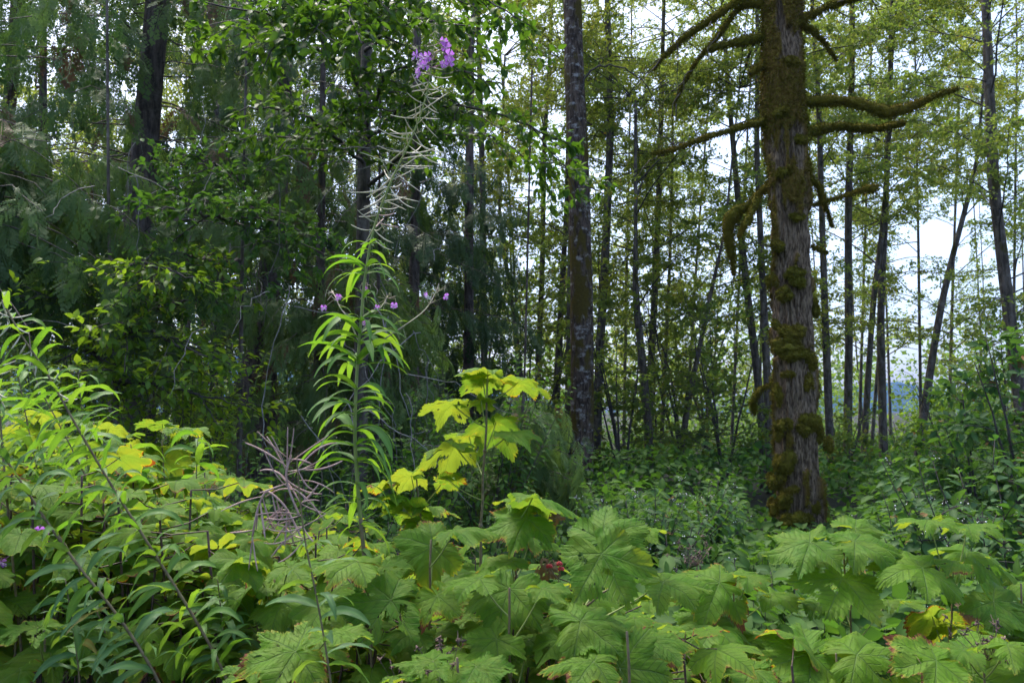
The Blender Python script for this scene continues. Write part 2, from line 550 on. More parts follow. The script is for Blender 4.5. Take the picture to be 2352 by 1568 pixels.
# ------------------------------------------------------------------ branch systems
GAPS = [(2130, 620, 62, 130, .34), (2085, 860, 50, 65, .34), (2210, 500, 35, 50, .6), (1950, 640, 25, 120, .5),
        (190, 60, 65, 50, .4), (300, 190, 50, 35, .3), (90, 130, 30, 50, .5), (1510, 60, 60, 50, .35), (1668, 330, 35, 60, .3),
        (1150, 90, 45, 70, .4), (2300, 60, 45, 50, .45), (1140, 180, 40, 40, .4), (195, 680, 50, 60, .45), (1490, 700, 30, 40, .5),
        (430, 330, 60, 30, .5), (1880, 560, 25, 90, .5), (1240, 400, 25, 60, .6), (2030, 955, 60, 55, .22), (1400, 990, 45, 45, .25), (250, 460, 40, 30, .5)]

def keep_open(p):
    px, py = proj(p)
    k = np.ones(len(p))
    for gx, gy, rx, ry, pr in GAPS:
        d = ((px - gx) / rx) ** 2 + ((py - gy) / ry) ** 2
        k = np.minimum(k, np.where(d < 1, pr, np.where(d < 1.8, pr + (1 - pr) * (d - 1) / .8, 1)))
    inside = (px > -350) & (px < 2700) & (py > -350) & (py < 1700)
    return (rng.random(len(p)) < k) & inside

def keep_cedar(p):
    p = np.asarray(p)
    px, py = proj(p)
    inside = (px > -350) & (px < 2700) & (py > -350) & (py < 1700)
    high = np.clip((p[:, 2] - 3.0) / 1.5, 0, 1)
    return inside & (keep_open(p) | (rng.random(len(p)) < .5)) & (fbm(p * .9, 2, 21) > .435 - .07 * high + .08 * (rng.random(len(p)) - .5))

def keep_frame(p):
    px, py = proj(p)
    return (px > -400) & (px < 2750) & (py > -400) & (py < 1900)

def tree_limbs(trunk, n, z0, z1, L0, L1, rise, droop, az=None, wob=.06):
    """limb polylines leaving the trunk between heights z0 and z1, L0 long at z0 and L1 at z1"""
    out = []
    for i in range(n):
        f = (i + rng.random()) / n
        z = z0 + (z1 - z0) * f
        b = np.array([np.interp(z, trunk[:, 2], trunk[:, k]) for k in range(3)])
        L = (L0 + (L1 - L0) * f) * rng.uniform(.65, 1.2)
        a = rng.uniform(0, 2 * math.pi) if az is None else rng.uniform(*az)
        s = np.linspace(0, 1, 9)[:, None]
        h = np.array([math.cos(a), math.sin(a), 0])
        r = rise * rng.uniform(.1, 1.9)
        p = b + h * s * L + np.array([0, 0, 1]) * (r * s - droop * rng.uniform(.6, 1.4) * s ** 2) * L
        p[1:] += np.cumsum(rnd3(8, wob * L / 8), 0)
        out.append(p)
    return out

def wood(acc, limbs, r0=.010, sides=4, pmin=.004):
    for p in limbs:
        if not keep_frame(p).any(): continue
        L = np.linalg.norm(p[-1] - p[0])
        tube(acc, p, np.linspace(max(r0 * L, pmin), pmin * .6, len(p)), sides)

def dress(limbs, wacc, lacc, T, tw, spacing, nl, size, keep, t0=.15, up=1.0, spread=.8, twr=.003, fan=50, tum=.45):
    """twigs with leaves along every limb"""
    A, B = [], []
    for p in limbs:
        seg = np.linalg.norm(np.diff(p, axis=0), axis=1); L = seg.sum()
        m = max(2, int(L * (1 - t0) / spacing))
        t = np.sort(rng.uniform(t0, 1, m)) * (len(p) - 1)
        i = np.minimum(t.astype(int), len(p) - 2); f = (t - i)[:, None]
        b = p[i] * (1 - f) + p[i + 1] * f
        tg = nrm(p[i + 1] - p[i])
        side = nrm(np.cross(tg, [0, 0, 1.]) + 1e-6) * np.where(rng.random(m) < .5, -1, 1)[:, None]
        c = math.cos(R(fan)); s = math.sin(R(fan))
        d = nrm(tg * c + side * s + rnd3(m, .42))
        ln = rng.uniform(.5, 1.2, m)[:, None] * tw * (1.15 - .6 * t[:, None] / (len(p) - 1))
        A.append(b); B.append(b + d * ln)
    if not A: return
    A = np.concatenate(A); B = np.concatenate(B)
    k = keep((A + B) / 2); A, B = A[k], B[k]
    if len(A) == 0: return
    if wacc is not None:
        prisms(wacc, A, B, twr, twr * .5)
    n = len(A); u = rng.uniform(.08, 1.05, (n, nl, 1))
    P = (A[:, None] * (1 - u) + B[:, None] * u).reshape(-1, 3) + rnd3(n * nl, tw * .05)
    td = np.repeat(nrm(B - A), nl, 0)
    d = td + rnd3(n * nl, spread) + np.array([0, 0, -.25])
    nn = np.array([0, 0, up]) + rnd3(n * nl, tum)
    sz = size * rng.uniform(.6, 1.25, n * nl)
    vt = np.repeat(rng.random(n), nl) * .6 + rng.random(n * nl) * .4
    Ts = T if isinstance(T, list) else [T]
    w = rng.integers(0, len(Ts), n * nl)
    for k2, tt in enumerate(Ts):
        s = w == k2
        scatter(lacc, tt, P[s], d[s], nn[s], sz[s], vt[s])

def fronds(limbs, lacc, T, spacing, size, keep, t0=.12):
    P, D, NN = [], [], []
    for p in limbs:
        L = np.linalg.norm(np.diff(p, axis=0), axis=1).sum()
        m = max(3, int(L * (1 - t0) / spacing))
        t = rng.uniform(t0, 1, m) * (len(p) - 1)
        i = np.minimum(t.astype(int), len(p) - 2); f = (t - i)[:, None]
        b = p[i] * (1 - f) + p[i + 1] * f
        tg = nrm(p[i + 1] - p[i])
        side = nrm(np.cross(tg, [0, 0, 1.]) + 1e-6) * np.where(rng.random(m) < .5, -1, 1)[:, None]
        d = nrm(tg * rng.uniform(.3, 1.0, (m, 1)) + side * rng.uniform(.3, .9, (m, 1)) + np.array([0, 0, -1.]) * rng.uniform(.25, 1.3, (m, 1)))
        P.append(b + rnd3(m, .03)); D.append(d)
        NN.append(nrm(np.array([0, 0, .8]) + tg * .5 + side * .5 + rnd3(m, .35)))
    P = np.concatenate(P); D = np.concatenate(D); NN = np.concatenate(NN)
    k = keep(P + D * size * .5); P, D, NN = P[k], D[k], NN[k]
    sz = size * rng.uniform(.55, 1.3, len(P)); var = rng.random(len(P))
    w = rng.integers(0, len(T), len(P))
    for j, tt in enumerate(T):
        s = w == j
        scatter(lacc, tt, P[s], D[s], NN[s], sz[s], var[s])

def trunk_line(pp, D, n=60, below=True):
    """pp: (px, py, width px) from the top down -> world polyline from the ground up with radii"""
    q = []
    for px, py, wd in pp:
        P = at(px, py, D)
        q.append((*P, wd * D / F / 2))
    q = np.array(q)
    q = q[np.argsort(q[:, 2])]
    lo, hi = q[0], q[-1]
    if lo[2] > -.1:
        sl = (q[1] - q[0]) / max(q[1][2] - q[0][2], .1)
        b = lo + sl * (-.15 - lo[2]) * .4; b[2] = -.15; b[3] = lo[3] * 1.12
        q = np.vstack([b, q])
    sl = (q[-1] - q[-2]) / (q[-1][2] - q[-2][2])
    e = hi + sl * 3.0 * np.array([.5, .5, 1, 1]); e[3] = max(hi[3] * .75, .01)
    q = np.vstack([q, e])
    r = resample(q, n)
    return r

def trunk_mesh(acc, tl, sides=12, rough=.05, fine=False, seed=0):
    p, r = tl[:, :3], tl[:, 3]
    n = len(p); th = np.arange(sides) * 2 * math.pi / sides
    T, Z = np.meshgrid(th, p[:, 2])
    q = np.stack([np.cos(T) * 1.6, np.sin(T) * 1.6, Z * 1.3], -1)
    k = 1 + rough * 2 * (fbm(q, 3, seed) - .5)
    rr = r[:, None] * k
    v = np.stack([p[:, 0:1] + rr * np.cos(T), p[:, 1:2] + rr * np.sin(T), Z], -1)
    i = np.arange(n - 1)[:, None] * sides; j = np.arange(sides)[None]; j2 = (j + 1) % sides
    acc.add(v.reshape(-1, 3), np.stack([i + j, i + j2, i + sides + j2, i + sides + j], -1).reshape(-1, 4))

# ------------------------------------------------------------------ the big mossy tree
def fuzz(acc, v, nrmls, n, ln, var=None):
    """short moss blades standing on a surface"""
    i = rng.integers(0, len(v), n)
    d = nrm(nrmls[i] + rnd3(n, .5) + np.array([0, 0, -.35]))
    p = v[i] + rnd3(n, ln * .35)
    s = nrm(np.cross(d, rnd3(n))) * ln * .22
    L = ln * rng.uniform(.5, 1.4, (n, 1))
    vv = np.stack([p - s, p + s, p + d * L], 1).reshape(-1, 3)
    acc.add(vv, None, np.arange(n * 3).reshape(-1, 3), np.repeat(rng.random(n), 3))

def moss_lump(acc, c, rx, ry, rz, seed=0, nf=700, ln=.022, nt=40, nr=26):
    th = np.linspace(0, 2 * math.pi, nt, endpoint=False); ph = np.linspace(.02, math.pi - .02, nr)
    P, Tt = np.meshgrid(ph, th, indexing='ij')
    n = np.stack([np.sin(P) * np.cos(Tt), np.sin(P) * np.sin(Tt), np.cos(P)], -1)
    k = .40 + 1.15 * fbm(n * 2.4 + seed * 7.1, 4, seed) + .16 * (fbm(n * 11 + seed, 2, seed) - .5)
    v = np.array(c) + n * k[..., None] * np.array([rx, ry, rz])
    i = np.arange(nr - 1)[:, None] * nt; j = np.arange(nt)[None]; j2 = (j + 1) % nt
    acc.add(v.reshape(-1, 3), np.stack([i + j, i + nt + j, i + nt + j2, i + j2], -1).reshape(-1, 4), None, vnoise(v.reshape(-1, 3) * 25))
    fuzz(acc, v.reshape(-1, 3), n.reshape(-1, 3), nf, ln)

def moss_branch(macc, wacc, pp, D, seed=0, dd=0.0, bare=0.35, amp=1.0):
    """pp: (px, py, radius px) polyline -> woody core and lumpy moss sleeve"""
    q = np.array([(*at(x, y, D + dd * i / (len(pp) - 1)), r * .88 * D / F) for i, (x, y, r) in enumerate(pp)])
    L = np.linalg.norm(np.diff(q[:, :3], axis=0), axis=1).sum()
    n = max(14, int(L / .022)); q = resample(q, n)
    p, r = q[:, :3], q[:, 3]
    tube(wacc, p, np.maximum(r * bare, .006), 6)
    sides = 16
    tg = nrm(np.gradient(p, axis=0)); ref = np.array([0, 0, 1.]) if abs(tg.mean(0)[2]) < .8 else np.array([1., 0, 0])
    a = nrm(np.cross(tg, ref)); b = np.cross(tg, a)
    th = np.arange(sides) * 2 * math.pi / sides
    dirs = np.cos(th)[None, :, None] * a[:, None] + np.sin(th)[None, :, None] * b[:, None]
    base = p[:, None] + dirs * r[:, None, None]
    nz = fbm(base * 9 + seed * 3.3, 4, seed)
    lump = fbm(p * 4.5 + seed, 2, seed + 5)[:, None]
    k = .45 + .85 * lump + 1.3 * (nz - .5) * amp
    up = dirs[..., 2] * .12
    rr = r[:, None] * np.clip(k + up, .45, 1.55)
    rr[0] *= .7; rr[-1] *= .3
    v = p[:, None] + dirs * rr[..., None]
    i = np.arange(n - 1)[:, None] * sides; j = np.arange(sides)[None]; j2 = (j + 1) % sides
    macc.add(v.reshape(-1, 3), np.stack([i + j, i + j2, i + sides + j2, i + sides + j], -1).reshape(-1, 4), None, vnoise(v.reshape(-1, 3) * 22))
    fuzz(macc, v.reshape(-1, 3), dirs.reshape(-1, 3), int(L * 3200), .024)
    # loose hanging strands
    m = int(L * 60); ii = rng.integers(0, n, m)
    h0 = p[ii] - np.array([0, 0, 1.]) * r[ii, None] * .8
    prisms(macc, h0, h0 + rnd3(m, .015) - np.array([0, 0, 1.]) * rng.uniform(.015, .10, (m, 1)), .005, .0015, .4)

def big_tree():
    D = 10.0
    tl = trunk_line([(1772, -420, 80), (1785, -120, 84), (1798, 0, 88), (1797, 200, 94), (1812, 450, 98), (1820, 700, 100), (1826, 900, 103),
                     (1832, 1050, 106), (1840, 1225, 118), (1842, 1255, 126)], D, 560)
    root = thing('mossy_tree', 'thick old tree with furrowed grey bark, heavy moss clumps and mossy bare limbs', 'tree', (tl[0, 0], D, -.1))
    p, r = tl[:, :3], tl[:, 3]
    sides = 150
    th = np.arange(sides) * 2 * math.pi / sides
    T, Z = np.meshgrid(th, p[:, 2])
    cx, sy = np.cos(T), np.sin(T)
    warp = .35 * (fbm(np.stack([cx * 2, sy * 2, Z * 2.2], -1), 3, 9) - .5)
    f1 = vnoise(np.stack([(cx + warp * sy) * 6.6, (sy - warp * cx) * 6.6, Z * 1.6], -1), 1)
    f2 = vnoise(np.stack([cx * 14, sy * 14, Z * 3.2], -1), 2)
    ridge = 1 - np.abs(2 * f1 - 1); ridge2 = 1 - np.abs(2 * f2 - 1)
    bark_h = -.10 * np.clip(ridge - .45, 0, 1) - .022 * ridge2
    big = .10 * (fbm(np.stack([cx * 1.2, sy * 1.2, Z * .8], -1), 3, 4) - .5)
    pz = proj(p)[1][:, None]
    up = np.clip((520 - pz) / 260, 0, 1)                      # the upper trunk is almost wholly mossed over
    mz = fbm(np.stack([cx * 2.0, sy * 2.0, Z * 1.6], -1), 4, 6)
    lo, hi = np.quantile(mz, .16), np.quantile(mz, .90)
    mk = np.clip((mz - (hi + (lo - hi) * up)) / .03, 0, 1)
    fine = fbm(np.stack([cx * 9, sy * 9, Z * 26], -1), 3, 8)
    moss_h = .016 + .055 * (fbm(np.stack([cx * 3, sy * 3, Z * 7], -1), 3, 7) - .4) + .030 * (fine - .5)
    rr = r[:, None] * .93 * (1 + big) + bark_h * (1 - mk) + np.maximum(moss_h, .01) * mk
    v = np.stack([p[:, 0:1] + rr * cx, p[:, 1:2] + rr * sy, Z], -1)
    n = len(p); i = np.arange(n - 1)[:, None] * sides; j = np.arange(sides)[None]; j2 = (j + 1) % sides
    quads = np.stack([i + j, i + j2, i + sides + j2, i + sides + j], -1)
    a = Acc()
    a.add(v.reshape(-1, 3), quads.reshape(-1, 4), None, .5, mk.reshape(-1))
    build('trunk', a, M['bark_big'], root)
    # moss sheet blades on the trunk
    f = Acc()
    sel = np.nonzero(mk.reshape(-1) > .7)[0]
    dirs = np.stack([cx, sy, cx * 0 - .3], -1).reshape(-1, 3)
    fuzz(f, v.reshape(-1, 3)[sel], dirs[sel], 60000, .034)
    build('moss', f, M['moss'], root)
    lumps = [(1822, 145, 62, 30), (1790, 260, 50, 26), (1835, 320, 50, 24), (1800, 395, 40, 18), (1830, 500, 44, 18), (1790, 564, 42, 26), (1826, 628, 64, 22), (1833, 645, 45, 30),
             (1797, 676, 46, 32), (1822, 769, 74, 38), (1812, 800, 74, 44), (1862, 827, 40, 42), (1846, 812, 30, 24), (1811, 859, 30, 15), (1858, 875, 24, 44),
             (1800, 975, 40, 32), (1858, 968, 72, 42), (1845, 985, 50, 28), (1880, 1000, 36, 44), (1903, 1016, 24, 42),
             (1800, 1066, 40, 62), (1782, 1105, 42, 40), (1800, 1144, 30, 50), (1781, 1166, 26, 60), (1833, 1191, 72, 34), (1876, 1162, 22, 30), (1826, 1123, 36, 12),
             (1774, 640, 18, 40), (1782, 745, 16, 30), (1786, 905, 16, 60), (1787, 1000, 18, 40), (1873, 700, 14, 50)]
    for k, (x, y, wd, hd) in enumerate(lumps):
        c0 = np.interp(y, [0, 450, 900, 1225], [1798, 1812, 1826, 1840]); hw = np.interp(y, [0, 450, 900, 1225], [44, 49, 52, 59])
        u = np.clip((x - c0) / hw, -1.1, 1.1)
        dep = D - (hw * D / F) * math.sqrt(max(0, 1 - min(1, u * u))) * .96
        a = Acc()
        s = D / F / 2
        nb = 3 + int(wd * hd / 450); wd *= .82; hd *= .82
        for b_ in range(nb):
            ox, oy = (rng.uniform(-.8, .8), rng.uniform(-.7, .8)) if b_ else (0, 0)
            sc = rng.uniform(.35, .7) if b_ else .8
            cc = at(x + ox * wd / 2, y + oy * hd / 2, dep); u2 = np.clip((x + ox * wd / 2 - c0) / hw, -1.05, 1.05)
            cc[1] = D - (hw * D / F) * math.sqrt(max(0, 1 - min(1, u2 * u2))) * .97
            m_ = min(wd, hd) * .6 + max(wd, hd) * .4
            moss_lump(a, cc, (wd * .6 + m_ * .4) * s * sc, min(.065, m_ * s * .6) * sc * 1.15, (hd * .6 + m_ * .4) * s * sc, k * 9 + b_, int(260 + wd * hd * .30), nt=30, nr=20)
        build('moss_clump', a, M['moss'], root)
    branches = [
        [(1835, 240, 14), (1880, 234, 13), (1930, 232, 13), (1985, 242, 14), (2040, 262, 15), (2100, 243, 11), (2160, 215, 6), (2200, 203, 3)],
        [(1845, 308, 15), (1880, 298, 12), (1930, 290, 11), (1985, 296, 10), (2030, 294, 8), (2060, 286, 10), (2078, 282, 7)],
        [(1772, 276, 11), (1720, 287, 10), (1680, 300, 8), (1635, 311, 8), (1590, 328, 6), (1545, 344, 4), (1500, 352, 2)],
        [(1772, 82, 13), (1720, 92, 13), (1680, 99, 12), (1650, 106, 9), (1622, 117, 5)],
        [(1780, -60, 12), (1730, -20, 11), (1690, 6, 10), (1645, 38, 9), (1600, 66, 8), (1560, 98, 7), (1530, 125, 4), (1500, 160, 2)],
        [(1768, 10, 10), (1730, 8, 8), (1695, 20, 6), (1650, 82, 5), (1600, 140, 4), (1565, 200, 2.5), (1550, 240, 1.5)],
        [(1770, -90, 14), (1762, -20, 15), (1775, 20, 13), (1788, 45, 8)],
        [(1825, 62, 13), (1860, 36, 12), (1905, 14, 10), (1955, -2, 10), (2010, -18, 8), (2080, -50, 5)],
        [(1828, 55, 9), (1870, 72, 8), (1892, 95, 7), (1912, 125, 4), (1922, 138, 2)],
        [(1830, 446, 6), (1800, 430, 10), (1770, 424, 10), (1742, 447, 12), (1712, 478, 13), (1682, 494, 14), (1671, 525, 12), (1678, 575, 11), (1684, 610, 8), (1686, 630, 4)],
        [(1740, 455, 9), (1724, 495, 9), (1708, 520, 6), (1696, 545, 3)],
        [(1868, 471, 3), (1900, 460, 2.5), (1950, 447, 3), (1985, 436, 7), (2008, 432, 14), (2014, 428, 8)],
        [(1855, 395, 10), (1880, 430, 8), (1895, 470, 7), (1912, 520, 3)],
        [(1785, 874, 3), (1765, 885, 5), (1740, 900, 9), (1728, 925, 9), (1733, 950, 3)],
        [(1770, 148, 10), (1742, 155, 10), (1722, 170, 8)],
        [(1865, 565, 3), (1880, 572, 4), (1900, 582, 3)]]
    bw = []
    for k, b in enumerate(branches):
        ma, wa = Acc(), Acc()
        moss_branch(ma, wa, b, D, k, dd=random.uniform(-.7, .5))
        q = np.array([at(x, y, D) for x, y, _ in b])
        if k in (0, 2, 4, 5, 7):
            lim = []
            for _ in range(5):
                t = rng.uniform(.45, 1) * (len(q) - 1); i0 = int(min(t, len(q) - 2))
                b0 = q[i0] + (q[i0 + 1] - q[i0]) * (t - i0)
                dr = nrm(q[i0 + 1] - q[i0] + rnd3(1, .5)[0] * np.linalg.norm(q[i0 + 1] - q[i0]))
                s = np.linspace(0, 1, 6)[:, None]
                lim.append(b0 + dr * s * rng.uniform(.25, .6) + np.array([0, 0, -.12]) * s ** 2 + np.cumsum(rnd3(6, .02), 0))
            for p_ in lim: tube(wa, p_, np.linspace(.008, .002, 6), 4)
        bo = build('branch', wa, M['twig'], root)
        mo = obj('moss', None, bo) if False else None
        off = np.array(root.location, np.float32); ma.v = [x - off for x in ma.v]
        obj('moss', ma.mesh('moss', M['moss']), bo)
big_tree()

# ------------------------------------------------------------------ broadleaved trees behind
GRP = 'slim trees of the wood behind the clearing'
def leafy_tree(name, label, pp, D, bark_='bark_thin', leaf='canopy', n=40, z0=2.2, z1=13.5, L0=2.2, L1=2.8, rise=.55, droop=.35,
               size=.062, nl=34, spacing=.13, tw=.65, group=GRP, sides=10, keep=keep_open, moss=0, cat='tree', az=None, T=T_SMALL):
    tl = trunk_line(pp, D, 60)
    root = thing(name, label, cat, (tl[0, 0], tl[0, 1], -.1), group)
    a = Acc(); trunk_mesh(a, tl, sides, .10, seed=int(D * 10)); build('trunk', a, M[bark_], root)
    limbs = tree_limbs(tl[:, :3], n, z0, z1, L0, L1, rise, droop, az)
    limbs = [p for p in limbs if keep_open(p[3:4])[0] and keep_open(p[6:7])[0]]
    if sum(keep_frame(p).any() for p in limbs) < 7: limbs = []
    wa, la = Acc(), Acc()
    wood(wa, limbs, .006)
    dress(limbs, wa, la, T, tw, spacing, nl, size, keep, tum=.85)
    if wa.n: build('branches', wa, M['twig'], root)
    if la.n: build('crown', la, M[leaf], root)
    return root, tl

leafy_tree('alder_tree', 'straight grey trunk with pale lichen and brown moss, left of the big mossy tree',
           [(1308, -200, 40), (1315, 0, 43), (1318, 150, 46), (1326, 330, 50), (1335, 600, 51), (1337, 850, 53), (1338, 1000, 53), (1338, 1130, 54)], 14,
           'bark_alder', 'canopy', 24, 9.6, 13, 2.6, 2.6, sides=40, group=None)
_al = bpy.data.objects['alder_tree']
_a = Acc()
for _pp, _r in (([(1336, 205), (1345, 180), (1360, 160), (1385, 149), (1420, 151), (1455, 168), (1485, 195), (1505, 235), (1515, 290)], .019), ([(1455, 168), (1500, 165), (1560, 185)], .007),
                ([(1485, 195), (1470, 260), (1450, 300)], .006), ([(1505, 235), (1540, 270), (1580, 280)], .006), ([(1385, 149), (1380, 120), (1395, 90)], .006)):
    _q = resample(np.array([at(x, y, 13.8) for x, y in _pp]), 26); _q[1:-1] += rnd3(24, .01)
    tube(_a, _q, np.linspace(_r, _r * .22, 26), 6)
build('arching_branch', _a, M['twig'], _al)
leafy_tree('alder_tree', 'dark lichen-flecked trunk at the far left edge, in front of pale sky',
           [(60, -200, 32), (42, 0, 33), (30, 160, 31), (12, 330, 28), (-8, 560, 28), (-15, 900, 30)], 13, 'bark_alder', 'canopy', 46, 4.0, 12, 2.4, 2.4, sides=24, group=None)

trees = [
 # label, polyline, D, leaf
 ('slim dark trunk just right of the lichened trunk, bending slightly at its middle', [(1395, 0, 14), (1402, 300, 17), (1393, 540, 19), (1378, 800, 20), (1370, 1000, 22), (1365, 1100, 24)], 17, 'canopy'),
 ('straight slim trunk seen in the open strip between cedar and lichened trunk', [(1262, 150, 9), (1250, 330, 11), (1246, 600, 12), (1236, 860, 14), (1230, 1050, 14)], 20, 'canopy'),
 ('paired slim trunk close behind the lichened trunk on its left side', [(1303, 380, 9), (1300, 500, 11), (1286, 760, 16), (1276, 950, 18), (1272, 1100, 18)], 19, 'canopy_green'),
 ('mossy slim trunk touching the lichened trunk on its left', [(1312, 450, 13), (1310, 700, 17), (1307, 900, 19), (1303, 1080, 20)], 17.5, 'canopy'),
 ('crooked moss-wrapped trunk with a broken top, between lichened trunk and leaning sapling', [(1460, 560, 10), (1459, 640, 14), (1463, 720, 17), (1478, 850, 18), (1490, 1000, 20), (1492, 1110, 20)], 16, 'canopy_green'),
 ('pale green-stained straight trunk behind the crooked moss-wrapped one', [(1525, 0, 9), (1515, 400, 13), (1503, 700, 16), (1490, 930, 18), (1486, 1080, 18)], 19, 'canopy'),
 ('very thin straight stem right of the crooked moss-wrapped trunk', [(1545, 330, 6), (1540, 560, 7), (1527, 860, 9), (1515, 1100, 10)], 20, 'canopy_green'),
 ('thin sapling leaning right at its top, left of the hanging moss branch', [(1665, 530, 6), (1640, 640, 9), (1600, 830, 11), (1575, 960, 13), (1555, 1110, 15)], 16, 'canopy_green'),
 ('slim trunk curving past the tip of the hanging moss branch', [(1662, 60, 9), (1672, 200, 11), (1690, 400, 14), (1712, 640, 17), (1735, 820, 18), (1750, 960, 19), (1755, 1120, 20)], 17, 'canopy'),
 ('slim dark trunk just left of the big mossy tree', [(1740, 120, 10), (1738, 350, 13), (1747, 550, 15), (1757, 750, 17), (1765, 950, 19), (1772, 1150, 22)], 16, 'canopy'),
 ('slim trunk just right of the big mossy tree', [(1868, 60, 9), (1880, 220, 12), (1888, 500, 14), (1896, 750, 17), (1905, 980, 19), (1915, 1170, 20)], 17, 'canopy'),
 ('dark straight trunk, second to the right of the big mossy tree', [(1958, -60, 11), (1956, 200, 15), (1948, 500, 17), (1950, 800, 18), (1947, 1000, 19), (1943, 1180, 20)], 18, 'canopy'),
 ('thin trunk leaning right, crossing in front of the straight one before the bluish mountain', [(2042, 310, 9), (2030, 500, 12), (2005, 700, 13), (1992, 900, 14), (1978, 1170, 16)], 18, 'canopy_green'),
 ('dark trunk standing before the bluish mountain, right of the thin leaning one', [(2048, 150, 9), (2037, 400, 14), (2028, 600, 16), (2022, 740, 17), (2027, 950, 19), (2033, 1175, 20)], 18.5, 'canopy'),
 ('bare trunk leaning right across the white gap of open sky', [(2245, 360, 7), (2225, 450, 11), (2190, 580, 13), (2162, 700, 15), (2140, 830, 17), (2118, 980, 18), (2092, 1170, 20)], 18, 'canopy'),
 ('thin straight stem between the two trunks before the bluish mountain', [(2032, 560, 6), (2025, 720, 7), (2004, 1000, 8), (1998, 1150, 8)], 23, 'canopy_green'),
 ('tall slim trunk leaning left as it rises, nearest the right edge', [(2250, -150, 17), (2264, 0, 19), (2274, 250, 22), (2283, 430, 24), (2303, 600, 25), (2325, 780, 27), (2345, 930, 28), (2375, 1180, 30)], 13, 'canopy_green'),
 ('thin trunk half hidden in leaves right of the cedar thicket', [(1150, 400, 6), (1145, 470, 7), (1165, 620, 9), (1185, 760, 11), (1200, 900, 12)], 19, 'canopy'),
 ('grey trunk standing at the right edge of the dark cedar foliage', [(1100, 130, 12), (1108, 400, 14), (1110, 640, 15), (1113, 900, 16)], 18, 'canopy'),
 ('mossy trunk behind the dark cedars, left of the grey one at their edge', [(1075, 350, 12), (1072, 600, 14), (1075, 800, 15)], 18, 'canopy'),
 ('slim brown trunk in the gap right of the leaf-hidden left cedar trunk', [(440, 500, 11), (438, 650, 12), (425, 830, 15), (424, 960, 16)], 17, 'canopy'),
 ('slim mossy trunk right of the left cedar, low down behind the hazel leaves', [(470, 560, 9), (462, 760, 10), (455, 960, 11)], 20, 'canopy'),
 ('thin dark stem far left behind the fireweed, low by the bluish sky patch', [(236, 640, 7), (222, 800, 9), (215, 950, 10)], 19, 'canopy'),
]
for k, (lab, pp, D, leaf) in enumerate(trees):
    leafy_tree('slim_tree', lab, pp, D, 'bark_thin', leaf, n=34 if D > 15 else 40, z0=3.0, L0=2.3, L1=2.8)

# unseen-trunk layer: trees whose trunks are lost in leaves
extra = [
 (60, 30, 'canopy', 'leafy tree with a lost trunk filling the top left corner'),
 (210, 26, 'canopy', 'yellow-green tree showing between the left edge trunk and the left cedar'),
 (420, 22, 'canopy', 'thin-leaved tree behind the left cedar, its right side'),
 (560, 24, 'canopy_green', 'tree glimpsed between the left cedar and the dark conifer'),
 (760, 23, 'canopy', 'tree glimpsed behind the leafy boughs right of the dark conifer'),
 (930, 25, 'canopy_green', 'tree filling the background behind the tallest purple flower'),
 (1180, 24, 'canopy', 'yellowish tree behind the arching twig beside the lichened trunk'),
 (1440, 26, 'canopy', 'yellowish tree filling the space right of the lichened trunk'),
 (1600, 28, 'canopy', 'leafy tree behind the upper left mossy limbs'),
 (1700, 24, 'canopy_green', 'green tree seen below the lowest left mossy limb'),
 (1985, 27, 'canopy', 'leafy tree behind the two long right mossy limbs'),
 (2110, 25, 'canopy', 'tree with leaves over the end of the upper right mossy limb'),
 (2190, 29, 'canopy_green', 'tree at the upper right between the mossy limb tip and the edge trunk'),
 (2330, 24, 'canopy_green', 'green leafy tree filling the top right corner'),
]
for x, D, leaf, lab in extra:
    dx = random.uniform(-15, 15)
    leafy_tree('slim_tree', lab, [(x + dx * 2.5, 100, 4), (x, 600, 6), (x - dx * 2, 1080, 8)], D, 'bark_thin', leaf, n=50, z0=3, z1=17, L0=3.4, L1=3.2,
               spacing=.14, size=.074, nl=30, tw=.8)

# low young trees right: bright bushy growth under the gap of sky
young = [
 (2230, 9.0, 1.95, 'bushy young tree below the leaning bare trunk, large fresh leaves'),
 (2350, 7.5, 2.35, 'young bush with broad leaves at the right edge, before the edge trunk'),
 (2190, 13, 2.3, 'light green young tree beyond the leaning trunk'),
 (2060, 24, 1.5, 'pale sunlit young tree in the opening under the bluish mountain'),
 (1940, 16, 1.9, 'dark green young tree behind the base of the big mossy tree, right side'),
 (1660, 15, 4.0, 'young tree left of the base of the big mossy tree'),
 (1560, 17, 5.0, 'low leafy young tree under the leaning thin sapling'),
 (1430, 15, 4.0, 'low leafy young tree just right of the lichened trunk base'),
 (1240, 16, 4.5, 'low young tree behind the cedar sapling'),
 (2310, 18, 4.2, 'taller young tree rising behind the right edge bushes'),
 (1500, 30, 8, 'young tree far back between thin stems'),
 (1620, 32, 9, 'young tree far back left of the big mossy trunk'),
 (1800, 34, 8, 'young tree far back hidden by the big mossy trunk'),
 (1380, 34, 8, 'young tree far back right of the lichened trunk'),
 (2130, 36, 3, 'young tree far back at the right of the opening'),
 (330, 22, 7, 'young tree low behind the left cedar trunk'),
 (120, 20, 7, 'young tree low at the left behind the fireweed tops'),
 (560, 20, 7, 'young tree low between the left cedar and dark conifer'),
 (900, 20, 7, 'young tree low behind the tall fireweed'),
 (1100, 24, 8, 'young tree low behind the thimbleberry top leaves'),
]
